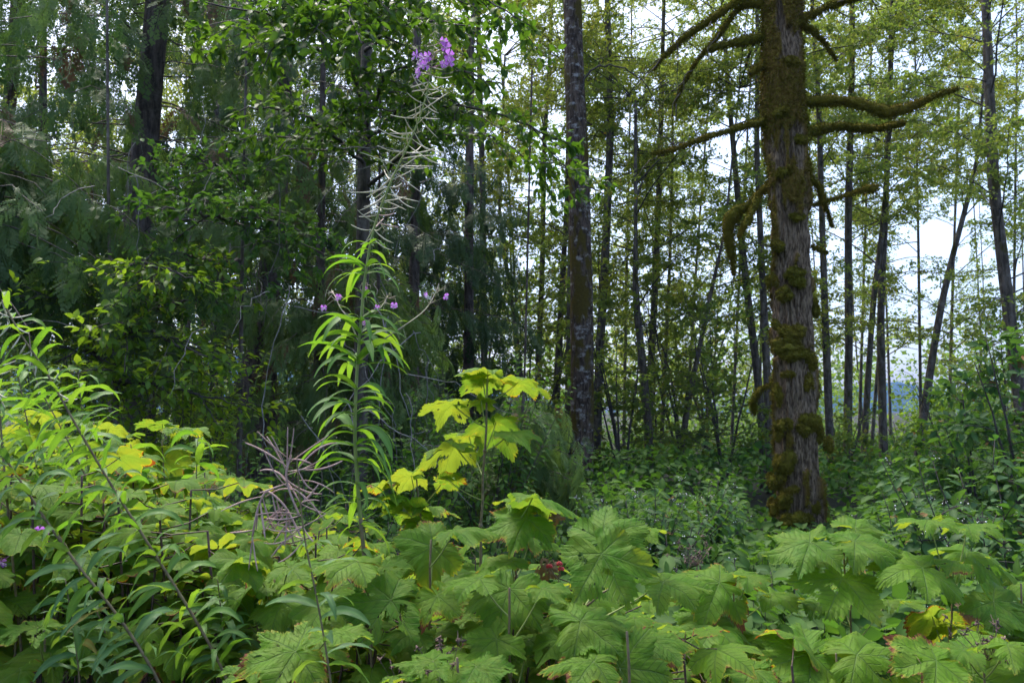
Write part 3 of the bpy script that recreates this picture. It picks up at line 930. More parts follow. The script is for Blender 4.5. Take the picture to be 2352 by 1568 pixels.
for x, D, h, lab in young:
    b = at(x, 944, D)
    near = D < 10
    root = thing('young_tree', lab, 'tree', (b[0], D, 0), 'young trees and bushes under the wood')
    stems = []
    for s in range(5):
        a = rng.uniform(0, 6.28); t = np.linspace(0, 1, 10)[:, None]
        p = np.array([b[0], D, -.05]) + np.array([math.cos(a), math.sin(a), 0]) * t ** 1.5 * h * .22 + np.array([0, 0, 1]) * t * h * rng.uniform(.75, 1.05)
        p[1:] += np.cumsum(rnd3(9, .02 * h / 3), 0); stems.append(p)
    wa, la = Acc(), Acc()
    for p in stems: tube(wa, p, np.linspace(.006 * h + .008, .004, 10), 6)
    limbs = []
    for p in stems:
        limbs += tree_limbs(p, 9, h * .15, p[-1, 2], h * .34, h * .14, .5, .3)
    wood(wa, limbs, .008)
    dress(limbs, wa, la, T_OV if near else T_SMALL, .38 if near else .5, .10 if near else .16, 9 if near else 13, .105 if near else (.095 if D < 20 else .12),
          keep_frame if near else keep_open, t0=.1)
    build('branches', wa, M['twig'], root)
    build('crown', la, M['hazel' if D in (24, 13, 36) else ('dogwood' if near else 'canopy_green')], root)

# ------------------------------------------------------------------ far wood: a mass nobody could count
def far_wood():
    a = Acc()
    n = 60000
    px = rng.uniform(-300, 2650, n); D = rng.uniform(34, 62, n)
    b = np.stack([at(p, 944, d) for p, d in zip(px, D)])
    col = vnoise(np.stack([px / 60, D / 9, px * 0], -1), 5)
    low = np.where(px < 1250, 1.0, .62)
    z = rng.random(n) ** 1.5 * (4.5 + 11 * col) * low
    P = b.copy(); P[:, 2] = z
    k = keep_open(P) & ((z < 5) | (rng.random(n) < .75))
    P = P[k]; m = len(P)
    scatter(a, T_SMALL, P, rnd3(m), np.array([0, 0, 1.]) + rnd3(m, .8), rng.uniform(.16, .34, m), vnoise(P * .35, 4) * .6 + rng.random(m) * .4)
    o = build('far_wood', a, M['farwood'])
    tag(o, 'far wood closing the view between the trunks', 'wood', kind='stuff')
    t = Acc()
    for k in range(26):
        x = rng.uniform(-200, 2550); Dd = rng.uniform(26, 55)
        b = at(x, 944, Dd); l = rng.normal(0, .5)
        h = rng.uniform(12, 20)
        s = np.linspace(0, 1, 8)[:, None]
        p = np.array([b[0], Dd, -.1]) + s * np.array([l, 0, h]) + np.concatenate([np.zeros((1, 3)), np.cumsum(rnd3(7, .07), 0)])
        tube(t, p, np.linspace(rng.uniform(.04, .09), .02, 8), 6)
    o = build('far_trunks', t, M['bark_thin'])
    tag(o, 'countless thin distant trunks in the far wood', 'wood', kind='stuff')
far_wood()

# ------------------------------------------------------------------ cedars
def cedar(label, pp, D, n, z0, z1, L0, L1, fsize=.5, spacing=.075, az=None, mat='cedar', fine=False, rise=.12, droop=.42, bark_='bark_cedar', keep=keep_cedar, name='cedar_tree', sides=28):
    tl = trunk_line(pp, D, 90)
    root = thing(name, label, 'tree', (tl[0, 0], tl[0, 1], -.1))
    a = Acc(); trunk_mesh(a, tl, sides, .12, seed=int(D * 7)); build('trunk', a, M[bark_], root)
    limbs = tree_limbs(tl[:, :3], n, z0, z1, L0, L1, rise, droop, az, wob=.10)
    wa, la = Acc(), Acc()
    wood(wa, limbs, .0035)
    fronds(limbs, la, T_FROND_FINE if fine else T_FROND, spacing, fsize * .85, keep)
    build('branches', wa, M['twig'], root)
    build('foliage', la, M[mat], root)
    return root

cedar('big cedar whose thick trunk is half veiled by hanging sprays, left of the picture', [(366, -100, 48), (363, 0, 52), (345, 200, 58), (328, 400, 64), (312, 600, 70), (305, 800, 84), (300, 960, 104), (296, 1060, 116)],
      9.0, 78, 3.0, 7.8, 2.9, 2.5, .48, .08)
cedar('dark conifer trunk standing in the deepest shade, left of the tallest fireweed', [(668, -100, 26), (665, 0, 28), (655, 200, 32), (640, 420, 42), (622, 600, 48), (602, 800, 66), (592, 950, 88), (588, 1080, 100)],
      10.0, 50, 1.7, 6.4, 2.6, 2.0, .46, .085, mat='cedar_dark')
cedar('cedar with grey-green sprays reaching in from the left edge', [(-120, -100, 60), (-125, 600, 70), (-130, 1100, 80)], 6.2, 38, 2.45, 4.0, 1.95, 1.7, .42, .055, az=(-1.4, 1.0), fine=True)
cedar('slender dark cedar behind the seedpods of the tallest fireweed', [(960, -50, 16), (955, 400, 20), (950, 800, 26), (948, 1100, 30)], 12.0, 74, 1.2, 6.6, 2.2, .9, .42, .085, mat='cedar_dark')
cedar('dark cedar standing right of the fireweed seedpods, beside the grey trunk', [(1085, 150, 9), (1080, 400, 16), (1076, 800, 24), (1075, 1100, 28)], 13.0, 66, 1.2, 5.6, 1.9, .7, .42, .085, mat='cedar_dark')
cedar('cedar sapling hanging low in front of the lichened trunk base', [(1205, 860, 5), (1200, 960, 10), (1198, 1150, 16)], 7.6, 60, .35, 1.75, 1.0, .35, .34, .05, fine=True, keep=keep_frame)
cedar('young cedar drooping behind the middle whorls of the tall fireweed', [(870, 560, 6), (868, 800, 14), (866, 1120, 22)], 8.2, 70, .6, 3.0, 1.35, .5, .38, .055, mat='cedar', fine=True, keep=keep_frame)
cedar('cedar with drooping sprays just left of the tall fireweed, right of the dark conifer', [(742, 160, 12), (738, 500, 18), (732, 900, 26), (730, 1100, 30)], 8.6, 64, 1.2, 4.8, 1.8, 1.0, .42, .07, mat='cedar', fine=True)
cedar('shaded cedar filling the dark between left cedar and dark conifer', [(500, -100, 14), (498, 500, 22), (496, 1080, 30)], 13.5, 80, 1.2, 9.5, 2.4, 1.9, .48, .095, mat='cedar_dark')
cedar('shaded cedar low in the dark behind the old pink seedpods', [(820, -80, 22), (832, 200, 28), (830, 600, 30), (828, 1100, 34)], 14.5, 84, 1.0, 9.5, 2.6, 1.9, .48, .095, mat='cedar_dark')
cedar('cedar far left behind the fireweed tops, dark trunk cut by the edge', [(100, -100, 14), (98, 500, 20), (96, 1100, 26)], 12.0, 74, 1.8, 9.0, 2.2, 1.6, .46, .095, mat='cedar')

# dead pale twigs hanging among the cedars
def dead_twigs():
    a = Acc()
    for k in range(90):
        x, y = rng.uniform(120, 1000), rng.uniform(300, 1050)
        p0 = at(x, y, rng.uniform(5.5, 8.0))
        s = np.linspace(0, 1, 10)[:, None]
        d = nrm(rnd3(1)[0] + np.array([0, 0, -.6]))
        p = p0 + d * s * rng.uniform(.3, 1.0) + np.array([0, 0, -.25]) * s ** 2 + np.concatenate([np.zeros((1, 3)), np.cumsum(rnd3(9, .018), 0)])
        tube(a, p, np.linspace(.005, .002, 10), 4)
    o = build('dead_twigs', a, M['twig_pale'])
    tag(o, 'tangle of bare pale dead twigs hanging among the cedar foliage', 'twigs', kind='stuff')
dead_twigs()

# ------------------------------------------------------------------ overhanging broadleaf boughs (alder beside the conifers)
def bough_tree(label, pp, D, boughs, leaf='alder', size=.075, wpx=12, nlimb=10, spacing=.065, nl=6, tw=.26):
    tl = trunk_line(pp, D, 60)
    root = thing('broadleaf_tree', label, 'tree', (tl[0, 0], tl[0, 1], -.1))
    a = Acc(); trunk_mesh(a, tl, 20, .10, seed=3); build('trunk', a, M['bark_thin'], root)
    for bp in boughs:
        q = np.array([at(x, y, d) for x, y, d in bp])
        main = resample(q, 24)
        main[1:-1] += rnd3(22, .012)
        wa, la = Acc(), Acc()
        tube(wa, main, np.linspace(.020, .004, 24), 6)
        lim = []
        for k in range(nlimb):
            t = rng.uniform(.08, .98); i = int(t * 22)
            tg = nrm(main[i + 1] - main[i]); sd = nrm(np.cross(tg, [0, 0, 1.])) * (1 if k % 2 else -1)
            L = rng.uniform(.45, 1.1) * (1.15 - .6 * t)
            s = np.linspace(0, 1, 8)[:, None]
            d = nrm(tg * rng.uniform(.4, 1) + sd * .8 + np.array([0, 0, rng.uniform(-.35, .3)]))
            p = main[i] + d * s * L + np.array([0, 0, -.25]) * s ** 2 * L; p[1:] += np.cumsum(rnd3(7, .012), 0); lim.append(p)
        lim.append(main)
        wood(wa, lim[:-1], .008)
        dress(lim, wa, la, T_OV, tw, spacing, nl, size, keep_frame, t0=.1, up=1.2, spread=.65)
        bo = build('bough', wa, M['twig'], root)
        off = np.array(root.location, np.float32); la.v = [x - off for x in la.v]
        obj('leaves', la.mesh('leaves', M[leaf]), bo)

bough_tree('broadleaf tree spreading bright green leafy boughs across the top, behind the purple flower', [(850, -100, 24), (840, 200, 28), (834, 500, 30), (828, 900, 34), (826, 1100, 36)], 7.6,
   [[(838, 250, 7.6), (800, 140, 6.6), (700, 60, 5.6), (560, 20, 5.0), (430, 10, 4.7)],
    [(838, 120, 7.6), (900, 60, 6.4), (1000, 40, 5.6), (1080, 60, 5.2)],
    [(842, 320, 7.6), (930, 240, 6.8), (1050, 240, 6.2), (1180, 270, 5.9), (1310, 330, 5.7)],
    [(842, 300, 7.6), (880, 180, 6.4), (960, 140, 5.8), (1060, 160, 5.4), (1150, 190, 5.2)],
    [(838, 60, 7.6), (780, -20, 6), (700, 10, 5.0), (640, 100, 4.8), (600, 170, 4.8)],
    [(838, 380, 7.6), (760, 300, 6.8), (690, 260, 6.2), (600, 240, 6.0), (520, 270, 6.0)],
    [(840, 60, 7.6), (950, -30, 6.6), (1080, -20, 6.0), (1190, 30, 5.8), (1240, 80, 5.8)],
    [(838, -40, 7.6), (800, -60, 6), (800, 20, 5), (830, 100, 4.6)],
    [(842, 430, 7.6), (960, 330, 7.2), (1100, 300, 6.9), (1240, 370, 6.8), (1320, 400, 6.8)]])
bough_tree('small broadleaf tree with dull bluish leaves crossing in front of the left cedar trunk', [(560, 380, 6), (556, 600, 8), (550, 1060, 12)], 7.0,
   [[(556, 520, 7), (500, 500, 6.4), (420, 480, 6), (330, 470, 5.8)],
    [(554, 600, 7), (480, 600, 6.6), (400, 580, 6.2), (330, 570, 6.0)],
    [(556, 460, 7), (620, 500, 6.6), (680, 560, 6.4)],
    [(555, 680, 7), (470, 690, 6.6), (380, 700, 6.4), (290, 680, 6.2)],
    [(560, 420, 7), (500, 380, 6.6), (430, 350, 6.4)]], leaf='shade', size=.065, nlimb=8, spacing=.06)

bough_tree('small broadleaf tree with bright yellow-green leaves beside the left cedar trunk, low down', [(250, 560, 7), (262, 760, 10), (270, 1060, 14)], 6.3,
   [[(258, 640, 6.3), (320, 600, 6.0), (400, 620, 5.8), (480, 660, 5.7)],
    [(262, 760, 6.3), (340, 760, 6.0), (430, 800, 5.8), (540, 840, 5.7)],
    [(256, 660, 6.3), (190, 650, 6.1), (120, 690, 6.0)],
    [(264, 840, 6.3), (200, 800, 6.1), (130, 830, 6.0)],
    [(266, 880, 6.3), (360, 880, 6.1), (460, 910, 6.0), (560, 930, 6.0)]], leaf='hazel', size=.07, nlimb=9, spacing=.07, nl=5)

# ------------------------------------------------------------------ thimbleberry
def thimble_leaf(seg=9, rings=7, seed=0, quilt=True):
    r_ = random.Random(seed)
    j = lambda s: r_.uniform(-s, s) * 1.5
    half = lambda: [(0, 1.0 + j(.08)), (14 + j(2), .87 + j(.03)), (27 + j(3), .68 + j(.06)), (40 + j(2), .76 + j(.03)), (54 + j(3), .95 + j(.07)), (69 + j(2), .77 + j(.03)),
                    (83 + j(3), .60 + j(.05)), (97 + j(2), .68 + j(.03)), (112 + j(4), .76 + j(.06)), (132, .63 + j(.03)), (152, .53 + j(.03)), (168, .40), (180, .07)]
    A, B = half(), half(); B[0] = A[0]
    key = [(a, l) for a, l in A] + [(360 - a, l) for a, l in B[::-1]][1:-1]
    pts = []
    for i in range(len(key)):
        a0, l0 = key[i]; a1, l1 = key[(i + 1) % len(key)]
        p0 = np.array([math.cos(R(a0)), math.sin(R(a0))]) * l0; p1 = np.array([math.cos(R(a1)), math.sin(R(a1))]) * l1
        for k in range(seg):
            t = k / seg
            p = p0 + (p1 - p0) * t
            tooth = 1 + (.07 + .06 * r_.random()) * ((k % 3) / 2 - .45) if k else 1
            pts.append(p * tooth)
    O = np.array(pts); n = len(O)
    rr = np.linspace(0, 1, rings + 1)[1:] ** .85
    V = np.concatenate([[[0, 0]], *[O * s for s in rr]])
    rho = np.concatenate([[0], *[np.full(n, s) for s in rr]])
    x, y = V[:, 0], V[:, 1]; r = np.hypot(x, y)
    ang = np.degrees(np.arctan2(np.abs(y), x))
    d = np.min(np.abs(ang[:, None] - np.array([0, 54, 112])), 1)
    z = .10 * r * np.clip(d / 27, 0, 1)                                # tissue humps between the main veins
    z += -r_.uniform(.08, .34) * r ** 2 + r_.uniform(-.1, .12) * x
    z += r_.uniform(-.38, .06) * y * y + .10 * j(1) * x * y
    p3 = np.stack([x * 2.4, y * 2.4, np.full_like(x, seed * 3.7)], 1)
    z += .30 * rho * (fbm(p3, 2, seed) - .5)
    if quilt: z += .045 * (vnoise(p3 * 4.5, seed + 3) - .5)
    z += -r_.uniform(0, .07) * rho ** 4 * (1 + np.sin(np.degrees(np.arctan2(y, x)) * .035 + j(4)))
    z += .06 * rho ** 6 * np.sin(np.degrees(np.arctan2(y, x)) * .14 + j(3))
    v = np.stack([x, y, z], 1)
    q, t = [], []
    for i in range(n):
        i2 = (i + 1) % n
        t.append((0, 1 + i, 1 + i2))
        for k in range(rings - 1):
            b = 1 + k * n
            q.append((b + i, b + n + i, b + n + i2, b + i2))
    lp = np.stack([x, y, r * 0], 1)
    hole = vnoise(p3 * 3.1 + 5, seed + 11)
    hm = r_.choice((.80, .86, .93, 2))
    q = [f for f in q if not (hole[f[0]] > hm and rho[f[0]] > .25)]
    if r_.random() < .5:
        q = [f for f in q if not (rho[f[1]] > .95 and hole[f[1]] < .10)]
    return tmpl(v, q, t, rho, lp)

T_TH = [thimble_leaf(9, 8, s) for s in range(18)]
T_TH_LO = [thimble_leaf(3, 3, s, False) for s in range(20, 30)]
TH_MESH = []
for k, tt in enumerate(T_TH):
    a = Acc(); a.add(tt['v'], tt['q'], tt['t'], (k * .618) % 1, tt['aux'], tt['lp'])
    TH_MESH.append(a.mesh('leaf', M['thimble']))
from mathutils import Matrix

def put_leaf(parent, pos, d, n, size, k=None):
    d = nrm(d); n = np.asarray(n, float); n = nrm(n - d * np.dot(n, d)); b = np.cross(n, d)
    o = bpy.data.objects.new('leaf', TH_MESH[random.randrange(18) if k is None else k % 18])
    COL.objects.link(o); o.parent = parent
    Mx = Matrix(np.column_stack([d * size, b * size * random.choice((-1, 1)) * 1.0, n * size]).tolist()).to_4x4()
    # mirrored leaves would turn their faces over: keep the frame right handed
    if Mx.determinant() < 0:
        Mx = Matrix(np.column_stack([d * size, b * size, n * size]).tolist()).to_4x4()
    Mx.translation = [float(c) for c in (np.array(pos) - np.array(parent.location))]
    o.matrix_local = Mx
    return o

def thimble_plant(label, stem, D, leaves, rad=.0042, mat='stem_dark', green_top=True, group=None):
    """stem: (px, py) top -> bottom; leaves: (px, py, width px, tip angle in the picture, normal (x, y, z), depth offset)"""
    q = np.array([at(x, y, D) for x, y in stem][::-1])
    if q[0][2] > 0.0:
        q = np.vstack([[q[0][0] + (q[0][0] - q[1][0]) * .4, D + .03, -.03], q])
    p = resample(q, 30); p[1:-1] += rnd3(28, .0012)
    root = thing('thimbleberry_plant', label, 'plant', (p[0][0], p[0][1], 0), group)
    lab_small = D > 1.9
    a = Acc()
    cut = 18
    tube(a, p[:cut + 1], np.linspace(rad, rad * .8, cut + 1), 8)
    build('stem', a, M[mat], root)
    a = Acc(); tube(a, p[cut:], np.linspace(rad * .8, rad * .45, 30 - cut), 8)
    for i in (20, 23, 26):                                  # swollen leaf joints
        tube(a, p[i] + np.array([[0, 0, -.006], [0, 0, 0], [0, 0, .006]]), [rad * .6, rad * 1.1, rad * .6], 8)
    build('upper_stem', a, M['stem_brown'] , root)
    for L in leaves:
        x, y, wd, an, nn = L[:5]; dd = L[5] if len(L) > 5 else rng.uniform(-.08, .08)
        Dl = D + dd
        size = wd * Dl / F / (1.85 if lab_small else 1.62)
        n = nrm(np.array(nn) + rnd3(1, .06)[0])
        im = np.array([math.cos(R(an)), 0, math.sin(R(an))])
        d = nrm(im - n * np.dot(im, n))
        c = at(x, y, Dl)
        att = c - d * size * .28
        put_leaf(root, att, d, n, size)
        # petiole back to the stem
        zt = min(att[2] - .02, p[-1][2])
        i = int(np.argmin(np.abs(p[:, 2] - max(zt - .05, p[4][2]))))
        i = min(i, 29)
        s = np.linspace(0, 1, 9)[:, None]
        mid = (p[i] + att) / 2 + np.array([0, 0, -.012])
        c2 = (1 - s) ** 2 * p[i] + 2 * s * (1 - s) * mid + s ** 2 * att
        pa = Acc(); tube(pa, c2, np.linspace(.0018, .0012, 9), 6); build('leaf_stalk', pa, M['stem_green'], root)
    return root

U = (0, -.42, .90)       # top of the leaf turned to the camera
H = (0, -.14, .99)       # nearly level
B = (0, .5, .87)        # underside seen, light coming through
FF = (0, -.85, .5)
plants = [
 ('tallest thimbleberry, its yellow-green leaves held above all the others in the centre', [(1120, 868), (1118, 980), (1112, 1080), (1105, 1200), (1101, 1350), (1104, 1540)], 1.95,
  [(1098, 850, 150, -160, (0, .25, .95)), (1095, 880, 120, -125, (-.15, .5, .85), .03), (1212, 880, 150, 10, (.1, .36, .93)), (1018, 930, 150, 185, (-.15, .45, .85)),
   (1150, 985, 165, -75, (.1, .62, .78), .05), (1195, 995, 150, -8, (.1, -.1, .95), -.08), (1020, 1030, 175, 200, (-.1, .42, .85), -.05), (1040, 1100, 95, -20, B), (1115, 925, 80, -60, (.1, .5, .85)),
   (1060, 1000, 110, 160, (0, .3, .9), .1)], .0050),
 ('thimbleberry left of the tallest one, yellow leaves with scorched brown rims', [(955, 1085), (960, 1150), (975, 1250), (985, 1400), (985, 1560)], 2.25,
  [(925, 1095, 130, 190, (0, .5, .85)), (1035, 1102, 100, -10, B), (890, 1140, 120, 200, (0, .3, .9)), (1000, 1165, 150, -15, (0, .2, .95)), (930, 1170, 150, 195, (0, .5, .8)), (975, 1205, 130, -90, B),
   (870, 1110, 110, 170, (-.1, .2, .95)), (1010, 1220, 120, -30, B)]),
 ('thimbleberry with a drooping top leaf whose rim is torn and rusty brown', [(1175, 1150), (1180, 1230), (1186, 1330), (1190, 1450), (1190, 1560)], 1.62,
  [(1255, 1150, 185, -12, (.15, .25, .95)), (1185, 1150, 130, 175, (0, .05, 1)), (1178, 1196, 185, -150, U), (1240, 1235, 120, -60, (.3, -.5, .8)), (1150, 1290, 140, 200, H)]),
 ('thimbleberry carrying the two largest flat dull green leaves, stacked, right of centre', [(1440, 1330), (1380, 1350), (1300, 1420), (1275, 1500), (1262, 1570)], 1.38,
  [(1415, 1225, 205, 35, (-.1, -.80, .6), -.05), (1400, 1305, 225, -75, (.05, -.72, .68), -.16), (1480, 1215, 120, 10, H, .12), (1330, 1420, 190, -20, (0, -.3, .95), .1), (1555, 1335, 175, 5, H, .1)]),
 ('thimbleberry with one wide ragged leaf facing the viewer just below the centre', [(1170, 1350), (1165, 1420), (1172, 1500), (1178, 1570)], 1.35,
  [(1160, 1380, 205, -100, (0, -.62, .78)), (1075, 1330, 150, 170, (0, -.2, 1)), (1270, 1350, 130, 20, H), (1120, 1480, 150, 240, U), (1240, 1470, 140, -50, H)]),
 ('thimbleberry with a dark folded leaf hanging to the left, left of centre', [(990, 1240), (988, 1330), (985, 1430), (988, 1570)], 1.5,
  [(965, 1270, 185, -145, (.3, -.75, .5)), (1070, 1215, 150, 5, (0, -.1, 1)), (880, 1365, 190, 185, H), (1020, 1380, 160, -70, U), (930, 1450, 150, 210, H)]),
 ('thimbleberry with level leaves between the two leaning seedpod stems', [(840, 1300), (845, 1360), (850, 1440), (860, 1560)], 1.45,
  [(790, 1290, 180, 180, H), (860, 1380, 215, 200, (0, -.45, .9)), (760, 1370, 150, 160, H), (905, 1300, 110, 0, H), (830, 1480, 160, -80, B)]),
 ('low thimbleberry with a broad leaf at the bottom edge, left of centre', [(665, 1480), (675, 1530), (680, 1590)], 1.25,
  [(640, 1505, 215, 215, (0, -.55, .85)), (735, 1500, 160, -15, H), (560, 1540, 140, 190, H), (790, 1450, 150, 10, (0, .1, 1))]),
 ('thimbleberry with an edge-on long leaf under the old pink seedpods', [(630, 1330), (632, 1400), (640, 1480), (645, 1580)], 1.55,
  [(575, 1340, 190, 205, (-.1, .15, 1)), (690, 1300, 150, 10, H), (560, 1290, 120, 200, B), (640, 1400, 150, -90, U), (520, 1400, 150, 170, H)]),
 ('low thimbleberry at the bottom edge whose pointed leaf fills the corner right of centre', [(1440, 1450), (1445, 1520), (1450, 1600)], 1.18,
  [(1445, 1500, 230, 60, (0, -.8, .6)), (1370, 1425, 210, 20, (0, -.35, .93), .1), (1330, 1520, 190, 190, H), (1530, 1470, 160, 0, H, .15)]),
 ('low thimbleberry cut by the bottom edge in the centre', [(1050, 1510), (1050, 1560), (1050, 1620)], 1.2,
  [(1050, 1545, 200, -60, (0, -.5, .85)), (970, 1520, 140, 180, H), (1120, 1530, 150, 10, H), (920, 1555, 120, 200, (0, .3, .9))]),
 ('umbrella-like thimbleberry right of the big mossy trunk base, leaves pierced with holes', [(1938, 1255), (1940, 1310), (1952, 1420), (1958, 1500), (1958, 1580)], 1.9,
  [(1830, 1250, 180, 190, (-.1, -.35, .93)), (1985, 1212, 130, 20, (.1, -.5, .85)), (1995, 1245, 180, 0, (0, -.22, .97)), (1925, 1350, 215, -110, (0, -.52, .85), -.1),
   (1860, 1385, 120, 200, H), (2065, 1380, 150, 0, (0, .15, 1), .05), (1960, 1262, 80, -80, B), (1895, 1330, 150, 190, H, .1)]),
 ('right-hand thimbleberry with a glowing yellow-green leaf hanging under dull ones', [(2190, 1330), (2192, 1370), (2180, 1440), (2182, 1500), (2172, 1580)], 1.85,
  [(2110, 1195, 135, 200, (-.1, .1, 1)), (2245, 1205, 130, 0, (0, .05, 1)), (2255, 1275, 195, -40, (.15, -.42, .88)), (2090, 1310, 200, -140, (0, -.42, .9), -.08), (2120, 1430, 150, -115, (0, .72, .66)),
   (2200, 1440, 130, -20, B), (2320, 1400, 150, -30, (.1, -.5, .85)), (2170, 1290, 110, 160, H)]),
 ('thimbleberry with a small crown of three leaves, left of the umbrella-like one', [(1685, 1355), (1688, 1390), (1678, 1440), (1670, 1500), (1668, 1580)], 1.9,
  [(1690, 1318, 110, 160, H), (1735, 1325, 90, 10, H), (1620, 1340, 190, 190, (0, -.55, .85)), (1795, 1365, 120, 0, H), (1610, 1435, 190, 185, (0, -.3, .95)), (1720, 1470, 185, -30, (0, -.5, .86)), (1560, 1470, 180, 190, H),
   (1680, 1435, 120, 0, H)]),
 ('low broad-leaved thimbleberry at the bottom edge below the umbrella-like one', [(1920, 1500), (1925, 1540), (1930, 1620)], 1.5,
  [(1830, 1510, 215, 205, (0, -.52, .85)), (2010, 1505, 225, -15, (0, -.5, .86)), (1930, 1480, 130, 90, (0, -.2, 1), .2), (1700, 1540, 170, 190, H)]),
 ('low thimbleberry in the bottom right corner with a large pale leaf', [(2260, 1500), (2262, 1560), (2265, 1620)], 1.4,
  [(2270, 1535, 240, 30, (0, -.62, .78)), (2120, 1520, 190, 200, (0, -.4, .9)), (2340, 1480, 150, 10, H), (2190, 1490, 120, 120, H)]),
 ('thimbleberry leaning in from the right edge, middle height', [(2345, 1340), (2350, 1420), (2360, 1580)], 1.8,
  [(2310, 1400, 160, -60, (0, -.6, .8)), (2370, 1340, 150, 10, H), (2290, 1475, 140, 190, H)]),
 ('upright thimbleberry at the left with one bright leaf spread like a hand', [(372, 1010), (378, 1060), (376, 1130), (370, 1250), (365, 1400)], 2.3,
  [(395, 1055, 135, 0, (.1, .72, .65)), (355, 975, 120, 190, (0, .15, 1)), (430, 985, 130, -5, (0, .1, 1)), (320, 1030, 130, 185, (0, .5, .8)), (400, 1100, 120, -20, H), (330, 1110, 130, 190, B)]),
 ('thimbleberry with a flat dull leaf beside the old pink seedpods, left side', [(470, 1085), (475, 1150), (480, 1260), (482, 1400)], 2.3,
  [(455, 1088, 130, 185, (0, -.3, .95)), (475, 1140, 130, 0, (0, .05, 1)), (430, 1190, 140, 200, H), (525, 1190, 120, -10, H), (470, 1230, 130, -90, B)]),
 ('yellowing thimbleberry with brown-spotted leaves high at the left edge', [(60, 945), (65, 1010), (70, 1120), (75, 1300)], 2.2,
  [(30, 950, 120, 190, (0, .1, .95)), (110, 955, 110, 0, (0, .3, .9)), (60, 1000, 130, -90, B), (150, 1010, 120, 10, (0, .0, 1)), (20, 1060, 130, 200, H), (90, 1070, 140, -60, B)]),
 ('yellowing thimbleberry behind the left fireweed stem', [(215, 970), (220, 1040), (225, 1130), (230, 1300)], 2.4,
  [(180, 965, 110, 180, (0, .1, .95)), (265, 985, 100, 0, (0, .3, .9)), (215, 1030, 130, -90, B), (280, 1060, 120, 0, (0, .4, .9)), (160, 1080, 130, 190, H), (240, 1110, 130, -60, B)]),
 ('browned thimbleberry with dull reddish leaf rims in the bottom left corner', [(100, 1420), (105, 1480), (110, 1580)], 1.45,
  [(60, 1440, 150, 200, H), (160, 1455, 140, -10, (0, -.4, .9)), (90, 1510, 160, -100, U), (210, 1500, 150, 0, H), (20, 1540, 150, 190, H)]),
 ('dull thimbleberry behind the leaning stems, bottom left', [(460, 1380), (465, 1450), (470, 1570)], 1.7,
  [(430, 1400, 150, 190, H), (520, 1420, 160, 0, (0, -.45, .9)), (470, 1480, 160, -80, U), (380, 1480, 140, 200, H), (560, 1500, 140, -20, H)]),
 ('wide dull-leaved thimbleberry under the left fireweed, at the left edge', [(20, 1290), (30, 1360), (40, 1560)], 1.6,
  [(30, 1300, 170, 190, (0, -.4, .9)), (110, 1340, 150, 0, H), (30, 1380, 170, -60, U), (-20, 1330, 150, 180, H)]),
]
for lab, st, D, lv, *rest in plants:
    thimble_plant(lab, st, D, lv, *(rest or []))

def thicket():
    """the mass of thimbleberry behind and between the named plants"""
    la, sa = Acc(), Acc()
    P, Dv, Nv, Sz, Vr = [], [], [], [], []
    for k in range(370):
        left = rng.random() < .77
        px = rng.uniform(-150, 1350) if left else rng.uniform(1250, 2500)
        D = rng.uniform(1.45, 3.6) if px < 1100 else rng.uniform(1.4, 2.2)
        yt = np.interp(px, [-150, 0, 250, 420, 520, 640, 760, 900, 1050, 1200, 1320, 1500, 1700, 1900, 2100, 2300, 2500],
                       [960, 965, 980, 1020, 1110, 1180, 1150, 1190, 1230, 1250, 1290, 1380, 1460, 1500, 1500, 1450, 1440])
        y = yt + abs(rng.normal(0, 90)) + rng.uniform(0, 60) + (3.2 - D) * (50 if left else 10)
        top = at(px, y, D)
        if top[2] < .25: continue
        base = np.array([top[0] + rng.normal(0, .10), D + rng.normal(0, .08), 0])
        s = np.linspace(0, 1, 7)[:, None]
        p = base + (top - base) * s + np.array([1, 0, 0]) * np.sin(s * 3.1) * rng.normal(0, .02)
        tube(sa, p, np.linspace(.0042, .0022, 7), 6, var=rng.random())
        nlv = rng.integers(6, 10); a0 = rng.uniform(0, 6.28)
        for i in range(nlv):
            a = a0 + i * 2.4; h = top[2] - .045 * i * rng.uniform(.7, 1.3)
            f = h / top[2]; st = base + (top - base) * f
            rad = np.array([math.cos(a), math.sin(a), 0])
            pl = rng.uniform(.06, .14)
            q = st + rad * pl + np.array([0, 0, rng.uniform(-.01, .05)])
            tube(sa, np.array([st, (st + q) / 2 - np.array([0, 0, .008]), q]), .0014, 4)
            P.append(q); Dv.append(rad + np.array([0, 0, rng.uniform(-.5, .15)]))
            Nv.append(np.array([0, -.15, 1.]) + rnd3(1, .25)[0] + rad * .2)
            Sz.append(rng.uniform(.045, .092) if D > 1.9 else rng.uniform(.038, .080)); Vr.append(rng.random())
    P, Dv, Nv, Sz, Vr = map(np.array, (P, Dv, Nv, Sz, Vr))
    w = rng.integers(0, 10, len(P))
    for k, tt in enumerate(T_TH_LO):
        s = w == k
        scatter(la, tt, P[s], Dv[s], Nv[s], Sz[s], Vr[s])
    root = thing('thimbleberry_thicket', 'dense thicket of thimbleberry leaves covering the foreground behind the taller plants', 'undergrowth', (0, 2.5, 0))
    root['kind'] = 'stuff'
    o = build('leaves', la, M['thimble'], root); o['kind'] = 'stuff'
    o = build('stems', sa, M['stem_dark'], root); o['kind'] = 'stuff'
thicket()

